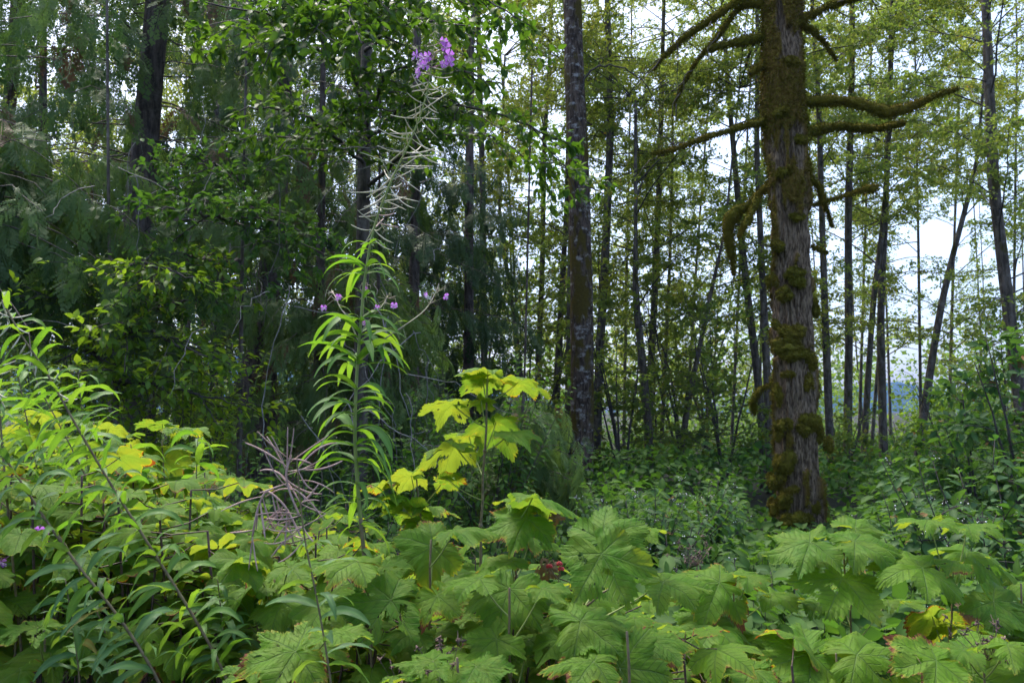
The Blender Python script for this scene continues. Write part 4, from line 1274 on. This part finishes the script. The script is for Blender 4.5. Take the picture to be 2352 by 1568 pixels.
# ------------------------------------------------------------------ dogwood bushes with white berries
def icos(acc, c, r, n=1, bumps=0):
    t = (1 + 5 ** .5) / 2
    v = nrm(np.array([(-1, t, 0), (1, t, 0), (-1, -t, 0), (1, -t, 0), (0, -1, t), (0, 1, t), (0, -1, -t), (0, 1, -t), (t, 0, -1), (t, 0, 1), (-t, 0, -1), (-t, 0, 1)], float))
    f = [(0, 11, 5), (0, 5, 1), (0, 1, 7), (0, 7, 10), (0, 10, 11), (1, 5, 9), (5, 11, 4), (11, 10, 2), (10, 7, 6), (7, 1, 8), (3, 9, 4), (3, 4, 2), (3, 2, 6), (3, 6, 8), (3, 8, 9), (4, 9, 5), (2, 4, 11), (6, 2, 10), (8, 6, 7), (9, 8, 1)]
    acc.add(np.array(c) + v * r, None, f)

def opp_leaves(la, wa, p, t0, step, size, nn_up=1.0, T=T_OV, droop=-.3):
    """opposite leaf pairs along a shoot"""
    L = np.linalg.norm(np.diff(p, axis=0), axis=1).sum(); m = max(2, int(L * (1 - t0) / step))
    t = np.linspace(t0, 1, m) * (len(p) - 1); i = np.minimum(t.astype(int), len(p) - 2); f = (t - i)[:, None]
    b = p[i] * (1 - f) + p[i + 1] * f; tg = nrm(p[i + 1] - p[i])
    ref = nrm(np.cross(tg, rnd3(m, .4) + np.array([.3, .2, 1])))
    alt = (np.arange(m) % 2)[:, None]
    s1 = np.where(alt, ref, nrm(np.cross(tg, ref)))
    P = np.concatenate([b, b]); S_ = np.concatenate([s1, -s1]); TG = np.concatenate([tg, tg])
    d = S_ + TG * .55 + np.array([0, 0, droop]) + rnd3(2 * m, .25)
    k = np.concatenate([np.linspace(1, .7, m)] * 2)
    q = P + nrm(d) * .012
    sz = size * k * rng.uniform(.7, 1.2, 2 * m); var = rng.random(2 * m)
    w = rng.integers(0, len(T), 2 * m)
    for j, tt in enumerate(T):
        s = w == j
        scatter(la, tt, q[s], d[s], (np.array([0, 0, nn_up]) + rnd3(2 * m, .3) + S_ * .2)[s], sz[s], var[s])

def shrub_parts(b, h, spread, nst, size, step=.045, side=7, sl=.35):
    wa, la, ba, da = Acc(), Acc(), Acc(), Acc()
    for s in range(nst):
        a = rng.uniform(0, 6.28); t = np.linspace(0, 1, 12)[:, None]; rr = spread * rng.uniform(.2, 1) ** .7
        top = h * rng.uniform(.75, 1.05) * (1 - .18 * rr / spread)
        p = b + np.array([math.cos(a), math.sin(a), 0]) * t ** 1.3 * rr + np.array([0, 0, 1]) * t * top; p[1:] += np.cumsum(rnd3(11, .008), 0)
        tube(wa, p, np.linspace(.007, .002, 12), 5)
        sh = [p[5:]]
        for k in range(side):
            u = rng.uniform(.35, .97); i = int(u * 10)
            a2 = rng.uniform(0, 6.28); L = sl * rng.uniform(.5, 1.2) * (1.3 - u)
            d = nrm(np.array([math.cos(a2), math.sin(a2), rng.uniform(.2, .9)])); q = np.linspace(0, 1, 7)[:, None]
            pp = p[i] + d * q * L + np.array([0, 0, -.15]) * q ** 2 * L; tube(wa, pp, np.linspace(.0035, .0015, 7), 4); sh.append(pp)
        for pp in sh:
            opp_leaves(la, wa, pp, .12, step, size)
            if rng.random() < .33:
                c = pp[-1] + np.array([0, 0, .02])
                for _ in range(14):
                    e = c + rnd3(1, .016)[0] * np.array([1, 1, .5]); prisms(da, [pp[-1]], [e], .0009, .0007)
                    icos(ba if rng.random() < .3 else da, e, .0042 if rng.random() < .5 else .003)
    return wa, la, ba, da

def shrub(name, label, px, D, h, spread, nst, size, mat, group, dy=0, **kw):
    b = at(px, 944, D); b[2] = 0
    root = thing(name, label, 'shrub', b, group)
    wa, la, ba, da = shrub_parts(b, h, spread, nst, size, **kw)
    build('branches', wa, M['twig'], root)
    build('leaves', la, M[mat], root)
    if mat == 'dogwood':
        if ba.n: build('berries', ba, M['berry_white'], root)['kind'] = 'stuff'
        if da.n: build('berry_stalks', da, M['berry_dark'], root)['kind'] = 'stuff'
    return root

G1 = 'dogwood bushes with white berries at the right'
for px, D, h, sp, ns, lab in [
    (2300, 3.9, 1.50, .60, 20, 'tallest dogwood bush with white berries, rising at the right edge'),
    (2130, 4.6, 1.22, .55, 16, 'dogwood bush left of the tallest one, above the glowing yellow leaf'),
    (2230, 3.0, 1.05, .5, 15, 'dogwood bush low between the right-hand thimbleberry stems'),
    (2020, 3.6, 1.02, .5, 16, 'dogwood bush right behind the umbrella-like thimbleberry'),
    (1800, 3.8, .90, .5, 16, 'dogwood bush left of the umbrella-like thimbleberry, below the big trunk'),
    (1520, 4.2, 1.06, .42, 16, 'dogwood bush in front of the big trunk, left side, with pale berries'),
    (1470, 5.6, 1.18, .7, 20, 'dogwood bush right of the lichened trunk base, a pale shoot on top'),
    (1600, 6.6, 1.10, .55, 18, 'dogwood bush left of the foot of the big mossy trunk'),
    (1420, 3.8, .92, .5, 14, 'dogwood bush just above the two largest flat leaves'),
    (2050, 6.5, .90, .5, 16, 'dogwood bush right of the foot of the big mossy trunk'),
    (2150, 7.0, 1.02, .7, 16, 'dogwood bush under the leaning bare trunk'),
    (1900, 2.9, .82, .4, 12, 'dogwood bush low behind the brown stem of the umbrella-like thimbleberry'),
    (1720, 2.7, .80, .4, 12, 'dogwood bush low beside the three-leaf thimbleberry crown')]:
    shrub('dogwood_bush', lab, px, D, h, sp, ns + 4, .092, 'dogwood', G1)

G2 = 'shaded bushes under the conifers'
for px, D, h, sp, ns, mat, lab in [
    (350, 6.4, 1.85, .7, 18, 'hazel', 'fresh green bush at the foot of the left cedar, right of the trunk'),
    (200, 6.4, 2.75, .7, 18, 'hazel', 'bright green bush left of the cedar foot, before the bluish gap'),
    (60, 5.6, 2.2, .7, 16, 'hazel', 'bright bush low at the left edge behind the fireweed'),
    (440, 6.6, 2.55, .7, 18, 'hazel', 'sunlit yellow-green bush right of the left cedar foot'),
    (560, 5.2, 1.55, .6, 18, 'shade', 'dark bush in the shade before the dark conifer foot'),
    (680, 5.0, 1.42, .6, 18, 'shade', 'dark bush behind the old pink seedpods, deep shade'),
    (780, 4.6, 1.32, .6, 16, 'shade', 'dark bush just left of the tall fireweed stem'),
    (900, 4.2, 1.22, .6, 16, 'shade', 'dark bush right of the tall fireweed stem, low down'),
    (1080, 5.2, 1.15, .6, 16, 'shade', 'dark low bush behind the stem of the tallest thimbleberry'),
    (1260, 5.6, 1.05, .6, 16, 'shade', 'dark low bush in front of the cedar sapling'),
    (940, 6.4, 1.95, .7, 18, 'shade', 'dull green bush beneath the small purple side flowers'),
    (1120, 7.0, 2.2, .8, 18, 'shade', 'dull green bush above the tallest thimbleberry leaves')]:
    shrub('shade_bush', lab, px, D, h, sp, ns, .075, mat, G2)

def low_cover():
    """knee-high leaves hiding the soil everywhere in the middle distance"""
    la, sa = Acc(), Acc()
    n = 72000
    px = rng.uniform(-300, 2650, n); D = 2.6 * (34 / 2.6) ** rng.random(n)
    b = np.stack([at(p, 944, d) for p, d in zip(px, D)])
    hm = .35 + .62 * vnoise(np.stack([b[:, 0] * .9, b[:, 1] * .9, px * 0], -1), 3)
    hm = hm * np.interp(D, [6, 11, 20], [1, 1.15, 1.1])
    z = hm * rng.random(n) ** .55
    z = np.where((px > 1700) & (px < 1960) & (D < 11.5), np.minimum(z, np.maximum(.26, 1.6 - .158 * D) * rng.random(n) ** .3), z)
    b[:, 2] = z
    s1 = D < 6; s2 = (D >= 6) & (D < 13); s3 = D >= 13
    for s, T, sz in ((s1, T_OV2, .095), (s2, T_OV2, .115), (s3, [T_SMALL], .16)):
        m = s.sum()
        w = rng.integers(0, len(T), m)
        for k, tt in enumerate(T):
            q = w == k
            scatter(la, tt, b[s][q], rnd3(q.sum()) * np.array([1, 1, .5]), np.array([0, -.1, 1.]) + rnd3(q.sum(), .4), sz * rng.uniform(.6, 1.3, q.sum()), rng.random(q.sum()))
    g = b[s1][::3]; f = g.copy(); f[:, 2] = 0; f += rnd3(len(f), .03) * np.array([1, 1, 0])
    prisms(sa, f, g, .0022, .0014)
    root = thing('ground_cover', 'knee-high leafy ground cover between the bushes', 'undergrowth', (0, 5, 0)); root['kind'] = 'stuff'
    o = build('leaves', la, M['shade'], root); o['kind'] = 'stuff'
    o = build('stems', sa, M['twig'], root); o['kind'] = 'stuff'
low_cover()

# ------------------------------------------------------------------ fireweed
def lance(acc, base, d, L, wd, droop, twist=0.0, fold=.22, wave=.0, var=.5):
    """long narrow leaf that arches over under its weight"""
    n = 13; s = np.linspace(0, 1, n)
    d = nrm(d); p = [np.array(base, float)]
    for k in range(1, n):
        d = nrm(d + np.array([0, 0, -droop / n]) * (1 + s[k])); p.append(p[-1] + d * L / (n - 1))
    p = np.array(p); tg = nrm(np.gradient(p, axis=0))
    side = nrm(np.cross(tg, [0, 0, 1.]) + 1e-5); up = np.cross(side, tg)
    c, sn = math.cos(twist), math.sin(twist)
    side, up = side * c + up * sn, up * c - side * sn
    W = wd / 2 * np.clip(np.sin(math.pi * np.clip(s * .93 + .05, 0, 1)) ** .75, .02, 1) * (1 - .25 * s)
    rows = []
    for u in (-1, -.5, 0, .5, 1):
        off = fold * abs(u) * W + wave * W * math.cos(u * 3) * np.sin(s * 17 + u * 2) * abs(u)
        rows.append(p + side * (u * W)[:, None] + up * off[:, None])
    v = np.stack(rows, 1)
    i = np.arange(n - 1)[:, None] * 5 + np.arange(4)[None]
    q = np.stack([i, i + 1, i + 6, i + 5], -1)
    acc.add(v.reshape(-1, 3), q.reshape(-1, 4), None, var, np.tile([0, 0, 1, 0, 0], n))

def pod(acc, base, d, L, r=.0011, curve=.5, var=.5):
    s = np.linspace(0, 1, 8); d = nrm(d)
    up = np.array([0, 0, 1.])
    p = base + np.outer(s * L, d) + np.outer(curve * L * (s ** 2 - s) , up) * .8
    tube(acc, p, r * np.array([.45, .7, 1, 1.1, 1.1, 1, .9, .5]), 5, var)

def petal_t():
    v, aux = [], []
    for i, (x, wd) in enumerate([(0, .08), (.25, .35), (.55, .8), (.8, .95), (.96, .7)]):
        for u in (-1, -.5, 0, .5, 1):
            v.append((x - (.10 if (i == 4 and u == 0) else 0), u * wd * .42, .10 * x * x + .05 * abs(u) * x)); aux.append(0)
    q = [(a * 5 + b, a * 5 + b + 1, a * 5 + b + 6, a * 5 + b + 5) for a in range(4) for b in range(4)]
    return tmpl(v, q, aux=aux)
T_PETAL = petal_t()

def flower(root, c, face, size, name='flower'):
    """four broad petals, narrow dark sepals between them, pale stamens and a forked style"""
    face = nrm(face); a = nrm(np.cross(face, [0, 0, 1.]) + 1e-5); b = np.cross(a, face)
    pa = Acc()
    for k in range(4):
        an = R(45 + 90 * k + random.uniform(-14, 14)); d = a * math.cos(an) + b * math.sin(an)
        scatter(pa, T_PETAL, [c], [d + face * rng.uniform(.0, .35)], [face], size * rng.uniform(.85, 1.1), rng.random())
    f = build(name, pa, M['petal'], root)
    off = np.array(root.location, np.float32)
    sa = Acc()
    for k in range(4):
        an = R(90 * k + random.uniform(-10, 10)); d = a * math.cos(an) + b * math.sin(an) - face * .15
        scatter(sa, T_PETAL, [c - face * .001], [d], [face], size * .9, .5)
        v = sa.v[-1]; cc = np.array(c); dn = nrm(d); al = (v - cc) @ dn
        sa.v[-1] = (cc + np.outer(al, dn) + ((v - cc) - np.outer(al, dn)) * .28).astype(np.float32)
    sa.v = [x - off for x in sa.v]; obj('sepals', sa.mesh('sepals', M['sepal']), f)
    st = Acc()
    for k in range(8):
        e = np.array(c) + face * size * .7 + (a * rng.normal() + b * rng.normal() - np.array([0, 0, .5])) * size * .35
        prisms(st, [c], [e], .00035, .0003); icos(st, e, .0011)
    st.v = [x - off for x in st.v]; obj('stamens', st.mesh('stamens', M['stamen']), f)

def leafset(root, mat, items):
    """items: list of lance() arguments; each leaf its own part"""
    for it in items:
        a = Acc(); lance(a, *it[0], **it[1]); build('leaf', a, M[mat], root)

def img(an, tow=0.0):
    """direction given by its angle in the picture, plus how far it comes towards the viewer"""
    return nrm(np.array([math.cos(R(an)), -tow, math.sin(R(an))]))

def hero_fireweed():
    D = 1.72
    st = [(862, 1570), (845, 1400), (838, 1290), (824, 1150), (814, 1000), (818, 880), (824, 800), (836, 650), (850, 560), (868, 490), (905, 400), (940, 330), (972, 250), (990, 170), (997, 110), (1000, 55)]
    q = np.array([at(x, y, D) for x, y in st]); q = np.vstack([[q[0][0] + .02, D + .02, -.03], q])
    p = resample(q, 150)
    root = thing('fireweed', 'tallest fireweed, leaning right at the top, purple flowers above long pale seedpods', 'plant', (p[0][0], D, 0))
    yy = proj(p)[1]; xx = proj(p)[0]
    lowc = int(np.argmax(yy < 1190)); midc = int(np.argmax(yy < 560))
    a = Acc(); tube(a, p[:lowc + 1], np.linspace(.0052, .0044, lowc + 1), 8); build('lower_stem', a, M['stem_brown'], root)
    a = Acc(); tube(a, p[lowc:], np.interp(yy[lowc:], [50, 560, 1190], [.0009, .0028, .0044]), 8); build('stem', a, M['stem_green'], root)
    def on(y):
        i = int(np.argmin(np.abs(yy - y))); return p[i]
    items = []
    # whorls: height, number, leaf length px
    for y, n, L in [(556, 4, 70), (572, 4, 60), (615, 5, 115), (638, 6, 105), (690, 3, 70), (728, 6, 135), (765, 6, 145), (792, 5, 120), (820, 7, 150), (840, 4, 120), (900, 6, 125), (925, 5, 130), (950, 4, 110), (980, 6, 130), (1020, 6, 145),
                    (1055, 5, 140), (1120, 4, 120), (1150, 4, 120), (1210, 3, 100), (1260, 3, 90)]:
        o = on(y); a0 = rng.uniform(0, 6.28)
        for k in range(n):
            an = a0 + k * 6.283 / n + rng.normal(0, .2)
            hz = np.array([math.cos(an), math.sin(an) * .8, 0]); hz = nrm(hz)
            if abs(hz[0]) < .35: hz = nrm(hz + np.array([np.sign(hz[0] + .01) * .5, 0, 0]))
            ri = rng.uniform(.35, 1.0) if y < 1000 else rng.uniform(.1, .7)
            ln = L * D / F * rng.uniform(.75, 1.2)
            items.append(((o + rnd3(1, .003)[0], hz + np.array([0, 0, ri]), ln, ln * rng.uniform(.125, .17), rng.uniform(.8, 2.0)),
                          dict(twist=rng.uniform(-.6, .6), wave=.10, var=rng.random())))
    leafset(root, 'fireweed', items)
    # seedpods
    pa = Acc(); oa = Acc()
    for k in range(84):
        y = 545 - 405 * ((k + rng.random()) / 84) ** 1.0
        o = on(y); an = k * 2.4 + rng.normal(0, .3)
        L = np.interp(y, [130, 230, 330, 430, 520], [.035, .055, .085, .085, .055]) * rng.uniform(.6, 1.15)
        d = np.array([math.cos(an), math.sin(an) * .7, rng.uniform(-.75, .6)])
        pa = Acc(); pod(pa, o, d, L, rng.uniform(.0011, .0015), rng.uniform(-.1, .65), rng.random())
        build('seedpod', pa, M['pod'] if rng.random() > .12 or y < 450 else M['pod_old'], root)
    # buds at the tip
    ba = Acc()
    for k in range(26):
        y = rng.uniform(50, 130); o = on(y); an = k * 2.4
        d = nrm(np.array([math.cos(an), math.sin(an), rng.uniform(-.9, .1)]))
        e = o + d * np.interp(y, [50, 130], [.006, .022]); prisms(ba, [o], [e], .0005, .0004)
        tube(ba, np.array([e - d * .0005, e + d * .003, e + d * .007]), [.0006, .0015, .0004], 5)
        build('bud', ba, M['bud'], root); ba = Acc()
    fp = Acc()
    for x, y, dx, s in [(972, 132, -1, .0135), (955, 128, -1, .0115), (966, 152, -.8, .0135), (978, 150, -.5, .011), (984, 130, -.4, .011), (1023, 110, .9, .0125), (1030, 128, .9, .0135), (1018, 96, .7, .0105), (1032, 142, .6, .011), (962, 168, -.7, .010), (1020, 150, .5, .009)]:
        dp = rng.uniform(-.025, .02)
        c = at(x, y, D + dp); o = on(y + 12)
        prisms(fp, [o], [c], .0008, .0006)
        flower(root, c, np.array([dx * .7, -.75, -.05]) + rnd3(1, .25)[0], s * 1.15)
    build('flower_stalks', fp, M['sepal'], root)
    # side shoots with small flowers
    sp = Acc(); bd = Acc(); it2 = []
    for path, fl in [([(826, 830), (880, 780), (940, 740), (975, 715), (992, 690), (1005, 660)], [(975, 678), (1024, 680)]),
                     ([(822, 780), (800, 730), (780, 705), (770, 680), (762, 668)], [(779, 682), (745, 706)]),
                     ([(830, 760), (860, 720), (880, 700), (890, 680)], [(905, 700), (864, 707)]),
                     ([(832, 700), (840, 670), (836, 650)], [(842, 665), (834, 740)])]:
        qq = resample(np.array([at(x, y, D + .02 * i) for i, (x, y) in enumerate(path)]), 16)
        sp = Acc(); tube(sp, qq, np.linspace(.0019, .0009, 16), 5)
        for k in range(7):
            e = qq[-1] + rnd3(1, .008)[0] - np.array([0, 0, .004]); prisms(sp, [qq[-2]], [e], .0005, .0004); tube(sp, np.array([e, e + [0, 0, -.004], e + [0, 0, -.009]]), [.0005, .0012, .0003], 5)
            i = rng.integers(6, 15); pod(sp, qq[i], img(rng.uniform(0, 360), rng.uniform(-.5, .5)), rng.uniform(.015, .03), .0007, .2)
        for k in range(3):
            i = rng.integers(3, 10); it2.append(((qq[i], img(rng.choice([20, 160]) + rng.normal(0, 25), .3), rng.uniform(.03, .055), .008, 1.2), dict(var=rng.random())))
        for x, y in fl:
            c = at(x, y, D + .03); prisms(sp, [qq[-4]], [c], .0006, .0005)
            flower(root, c, np.array([rng.normal(0, .8), -.6, -.3]), .0085)
        build('side_shoot', sp, M['bud'], root)
    leafset(root, 'fireweed', it2)
hero_fireweed()

def side_fireweed(label, st, D, whorls, rad, up=.45, mat='fireweed_low', pods=0, name='fireweed', stem='stem_brown', wr=.19, blur=False):
    q = np.array([at(x, y, D + (z[0] if z else 0)) for x, y, *z in st]); q = np.vstack([q, [q[-1][0] + (q[-1][0] - q[-2][0]) * 1.5, q[-1][1] + .05, -.03]])[::-1]
    p = resample(q, 110); root = thing(name, label, 'plant', (p[0][0], p[0][1], 0))
    yy = proj(p)[1]
    a = Acc(); tube(a, p, np.interp(np.arange(110), [0, 109], [rad, rad * .35]), 8); build('stem', a, M[stem], root)
    items = []
    y0, y1, n, L0, L1 = whorls
    for k in range(n):
        f = (k + rng.random() * .6) / n; y = y0 + (y1 - y0) * f
        i = int(np.argmin(np.abs(yy - y))); o = p[i]; tg = nrm(p[min(i + 1, 109)] - p[max(i - 1, 0)])
        an = k * 2.4 + rng.normal(0, .35)
        u = nrm(np.cross(tg, [0, 1., 0])); w2 = np.cross(tg, u)
        d = nrm(u * math.cos(an) + w2 * math.sin(an) * .7 + tg * rng.uniform(.2, .8))
        if abs(d[1]) > .75: d[1] *= .5
        ln = (L0 + (L1 - L0) * f) * D / F * rng.uniform(.75, 1.25)
        items.append(((o, d, ln, ln * wr * rng.uniform(.85, 1.15), rng.uniform(.6, 1.9)), dict(twist=rng.uniform(-.9, .9), wave=.22, var=rng.random())))
    leafset(root, mat, items)
    if pods:
        for k in range(pods):
            pa = Acc(); i = 109 - rng.integers(0, 14); pod(pa, p[i], img(rng.uniform(0, 360), rng.uniform(-.4, .6)), rng.uniform(.02, .045), .0014, .3, rng.random()); build('seedpod', pa, M['pod'], root)
    return root, p, yy

side_fireweed('left fireweed whose long bare-based stem slants down to the right', [(5, 690), (38, 755), (108, 855), (168, 965), (250, 1105), (345, 1255), (430, 1390), (505, 1520), (540, 1600)], 1.42,
              (700, 1560, 80, 85, 115), .0046, mat='fireweed', pods=12, wr=.16)
side_fireweed('fireweed in the bottom left corner slanting down to the right, parallel to its taller neighbour', [(-60, 960), (0, 1035), (45, 1100), (112, 1205), (180, 1300), (262, 1400), (330, 1500), (385, 1600)], 1.30,
              (960, 1560, 62, 90, 118), .0046)
side_fireweed('fireweed top cut by the left edge, long curled leaves and pale split pods', [(-30, 640), (-10, 760), (-5, 900), (10, 1080), (30, 1300), (60, 1600)], 1.55, (680, 1300, 32, 80, 110), .0042, mat='fireweed', pods=16, wr=.16)
side_fireweed('fireweed between the two left slanting stems, half hidden, leaves only', [(95, 900), (150, 1000), (215, 1130), (270, 1260), (330, 1400), (380, 1560)], 1.75, (905, 1450, 54, 100, 120), .0036, mat='fireweed')
side_fireweed('short leafy fireweed right of the long bare-based stem', [(300, 1020), (318, 1120), (345, 1240), (380, 1400), (420, 1560)], 1.95, (1025, 1450, 44, 80, 110), .0032, mat='fireweed')
side_fireweed('short leafy fireweed rising behind the two left stems, near the yellowing leaves', [(180, 860), (190, 960), (205, 1100), (225, 1300)], 2.1, (865, 1250, 44, 80, 100), .0030, mat='fireweed')
side_fireweed('low leafy fireweed below the old pink seedpods', [(560, 1240), (575, 1330), (590, 1440), (610, 1560)], 1.6, (1245, 1540, 30, 75, 100), .003, mat='fireweed_low')
side_fireweed('young fireweed without flowers, its tip just above the leaves left of the old pink seedpods', [(455, 1000), (450, 1100), (455, 1230), (470, 1400)], 2.0, (1005, 1350, 38, 70, 95), .003, mat='fireweed')
side_fireweed('young fireweed without flowers between the upper parts of the two slanting stems', [(40, 850), (60, 960), (90, 1100), (130, 1260)], 1.9, (855, 1240, 44, 75, 100), .003, mat='fireweed')
side_fireweed('young leafy fireweed low in the bottom left corner', [(150, 1330), (165, 1420), (185, 1560)], 1.35, (1335, 1550, 30, 85, 110), .003, mat='fireweed_low')
side_fireweed('young leafy fireweed low at the bottom, right of the two slanting stems', [(500, 1330), (510, 1430), (530, 1560)], 1.5, (1335, 1550, 30, 80, 105), .003, mat='fireweed_low')
r_, p_, y_ = side_fireweed('small fireweed at the left with a few drooping purple flowers', [(95, 1185), (150, 1240), (190, 1330), (235, 1430), (290, 1600)], 1.5, (1200, 1500, 22, 60, 90), .003, mat='fireweed')
for x, y in [(105, 1243), (90, 1215), (75, 1218), (2, 1290)]:
    c = at(x, y, 1.48); flower(r_, c, np.array([rng.normal(0, .4), -.7, -.5]), .0105)
    a = Acc(); prisms(a, [p_[-3]], [c], .0008, .0006); build('flower_stalk', a, M['sepal'], r_)

def old_pods():
    D = 1.02
    r1, p, yy = side_fireweed('nearest fireweed gone to seed, bunch of pinkish brown pods, slanting thin stem', [(682, 1050), (684, 1090), (690, 1160), (700, 1250), (722, 1340), (742, 1450), (760, 1560), (768, 1620)], D, (1230, 1550, 15, 90, 130), .0028, mat='fireweed_low')
    def one(*a_):
        pa = Acc(); pod(pa, *a_); build('seedpod', pa, M['pod_old'], r1)
    for k in range(20):
        y = rng.uniform(1050, 1250); i = int(np.argmin(np.abs(yy - y)))
        an = rng.choice([rng.uniform(-50, 60), rng.uniform(120, 235)])
        one(p[i], img(an, rng.uniform(-.5, .5)), rng.uniform(.030, .060), rng.uniform(.0007, .0013), rng.uniform(-.7, .9), rng.random())
    q = resample(np.array([at(x, y, D) for x, y in [(690, 1230), (655, 1160), (610, 1120), (590, 1170), (580, 1230)]]), 20)
    q2 = resample(np.array([at(x, y, D) for x, y in [(686, 1180), (665, 1130), (655, 1090), (668, 1045)]]), 16)
    for c in (q, q2):
        ca = Acc(); tube(ca, c, .0014, 5); build('side_shoot', ca, M['pod_old'], r1)
    for k in range(18):
        i = rng.integers(3, 20); one(q[i], img(rng.uniform(185, 290), rng.uniform(-.4, .4)), rng.uniform(.028, .058), rng.uniform(.0007, .0013), rng.uniform(-.7, .7), rng.random())
    for k in range(16):
        i = rng.integers(4, 16); one(q2[i], img(rng.uniform(-40, 220), rng.uniform(-.4, .4)), rng.uniform(.03, .062), rng.uniform(.0007, .0013), rng.uniform(-.8, .8), rng.random())
old_pods()

# ------------------------------------------------------------------ berries, withered bits, dry seed heads
def raspberry(parent, c, r):
    a = Acc()
    for k in range(34):
        f = (k + .5) / 34; ph = math.acos(1 - 1.25 * f); th = k * 2.4
        n = np.array([math.sin(ph) * math.cos(th), math.sin(ph) * math.sin(th), math.cos(ph)])
        icos(a, np.array(c) + n * r * np.array([1, 1, .8]), r * .30)
    return build('berry', a, M['berry_red'], parent)
root = thing('berry_cluster', 'three ripe red berries on a thin upright stalk, left of the largest leaves', 'berries', at(1290, 1420, 1.62) * [1, 1, 0])
a = Acc(); s0 = at(1302, 1460, 1.66); b0 = root.location
tube(a, resample(np.array([[b0[0], b0[1], 0], s0, at(1290, 1360, 1.62), at(1282, 1325, 1.60)]), 20), np.linspace(.0022, .0009, 20), 5)
for x, y in ((1262, 1301), (1285, 1296), (1288, 1306)):
    c = at(x, y, 1.6); tube(a, resample(np.array([at(1282, 1330, 1.6), at((x + 1284) / 2, 1318, 1.6), c]), 6), .0008, 5)
build('stalk', a, M['stem_brown'], root)
for x, y in ((1262, 1301), (1285, 1295), (1289, 1307)): raspberry(root, at(x, y, 1.6), .0055)

M['dead_stem'] = plain('dry_brown_heads', (.07, .045, .035), (.19, .13, .11), .8, 80)
def dry_head(label, px, py, D, n=26, sp=.028):
    c = at(px, py, D); root = thing('dry_flower_head', label, 'seed head', (c[0], c[1], 0))
    a = Acc()
    tube(a, resample(np.array([[c[0] + .03, c[1] + .02, 0], [c[0] + .01, c[1], c[2] * .6], c - [0, 0, .03]]), 14), .0014, 5)
    for k in range(n):
        e = c + rnd3(1, sp)[0] * np.array([1, .7, .8]); prisms(a, [c - [0, 0, .03]], [e], .0006, .0005)
        for j in range(5): tube(a, np.array([e, e + rnd3(1, .0028)[0], e + rnd3(1, .005)[0]]), [.0016, .0012, .0004], 4)
    build('dry_head', a, M['dead_stem'], root)
dry_head('dry brown seed head at the bottom edge, left of centre', 930, 1560, 1.25)
dry_head('larger dry brown seed head at the bottom edge, right of its neighbour', 1030, 1530, 1.3, 34)
dry_head('dry seed head low between the left fireweed stems', 145, 1470, 1.5)
dry_head('dry seed head beside the largest leaves, right side', 1600, 1270, 2.0, 24)
dry_head('fuzzy dry seed head above the large pale leaf, bottom right', 2270, 1485, 1.45, 30)

def withered(label, px, py, D, s, an, nn):
    c = at(px, py, D); root = thing('withered_leaf', label, 'leaf', c)
    tt = dict(T_TH[int(px) % 18]); v = tt['v'].copy()
    v[:, 2] += .9 * v[:, 1] ** 2 - .8 * v[:, 0] ** 2 * .6; tt['v'] = v
    a = Acc(); n = nrm(nn); im = img(an); d = nrm(im - n * np.dot(im, n))
    scatter(a, tt, [c], [d], [n], s, rng.random())
    build('blade', a, M['dead'], root)
withered('curled rusty leaf hanging below the torn drooping leaf', 1278, 1178, 1.60, .022, -95, (.2, -.7, .3))
withered('dark rusty leaf tatter tucked beside the largest leaves', 1232, 1215, 1.60, .020, -60, (.1, -.8, .3))
withered('large curled brown leaf in the shade under the grey ragged leaf', 1260, 1300, 1.75, .036, -110, (.3, -.8, .2))
withered('small brown curled leaf by the bottom left browned plant', 395, 1395, 1.6, .03, -80, (.1, -.8, .3))
withered('brown shrivelled leaf hanging on the tall fireweed foot', 838, 1330, 1.68, .035, -100, (.3, -.8, .2))
withered('grey shrivelled leaf at the right between two stems', 2220, 1400, 2.1, .05, -90, (.1, -.8, .3))
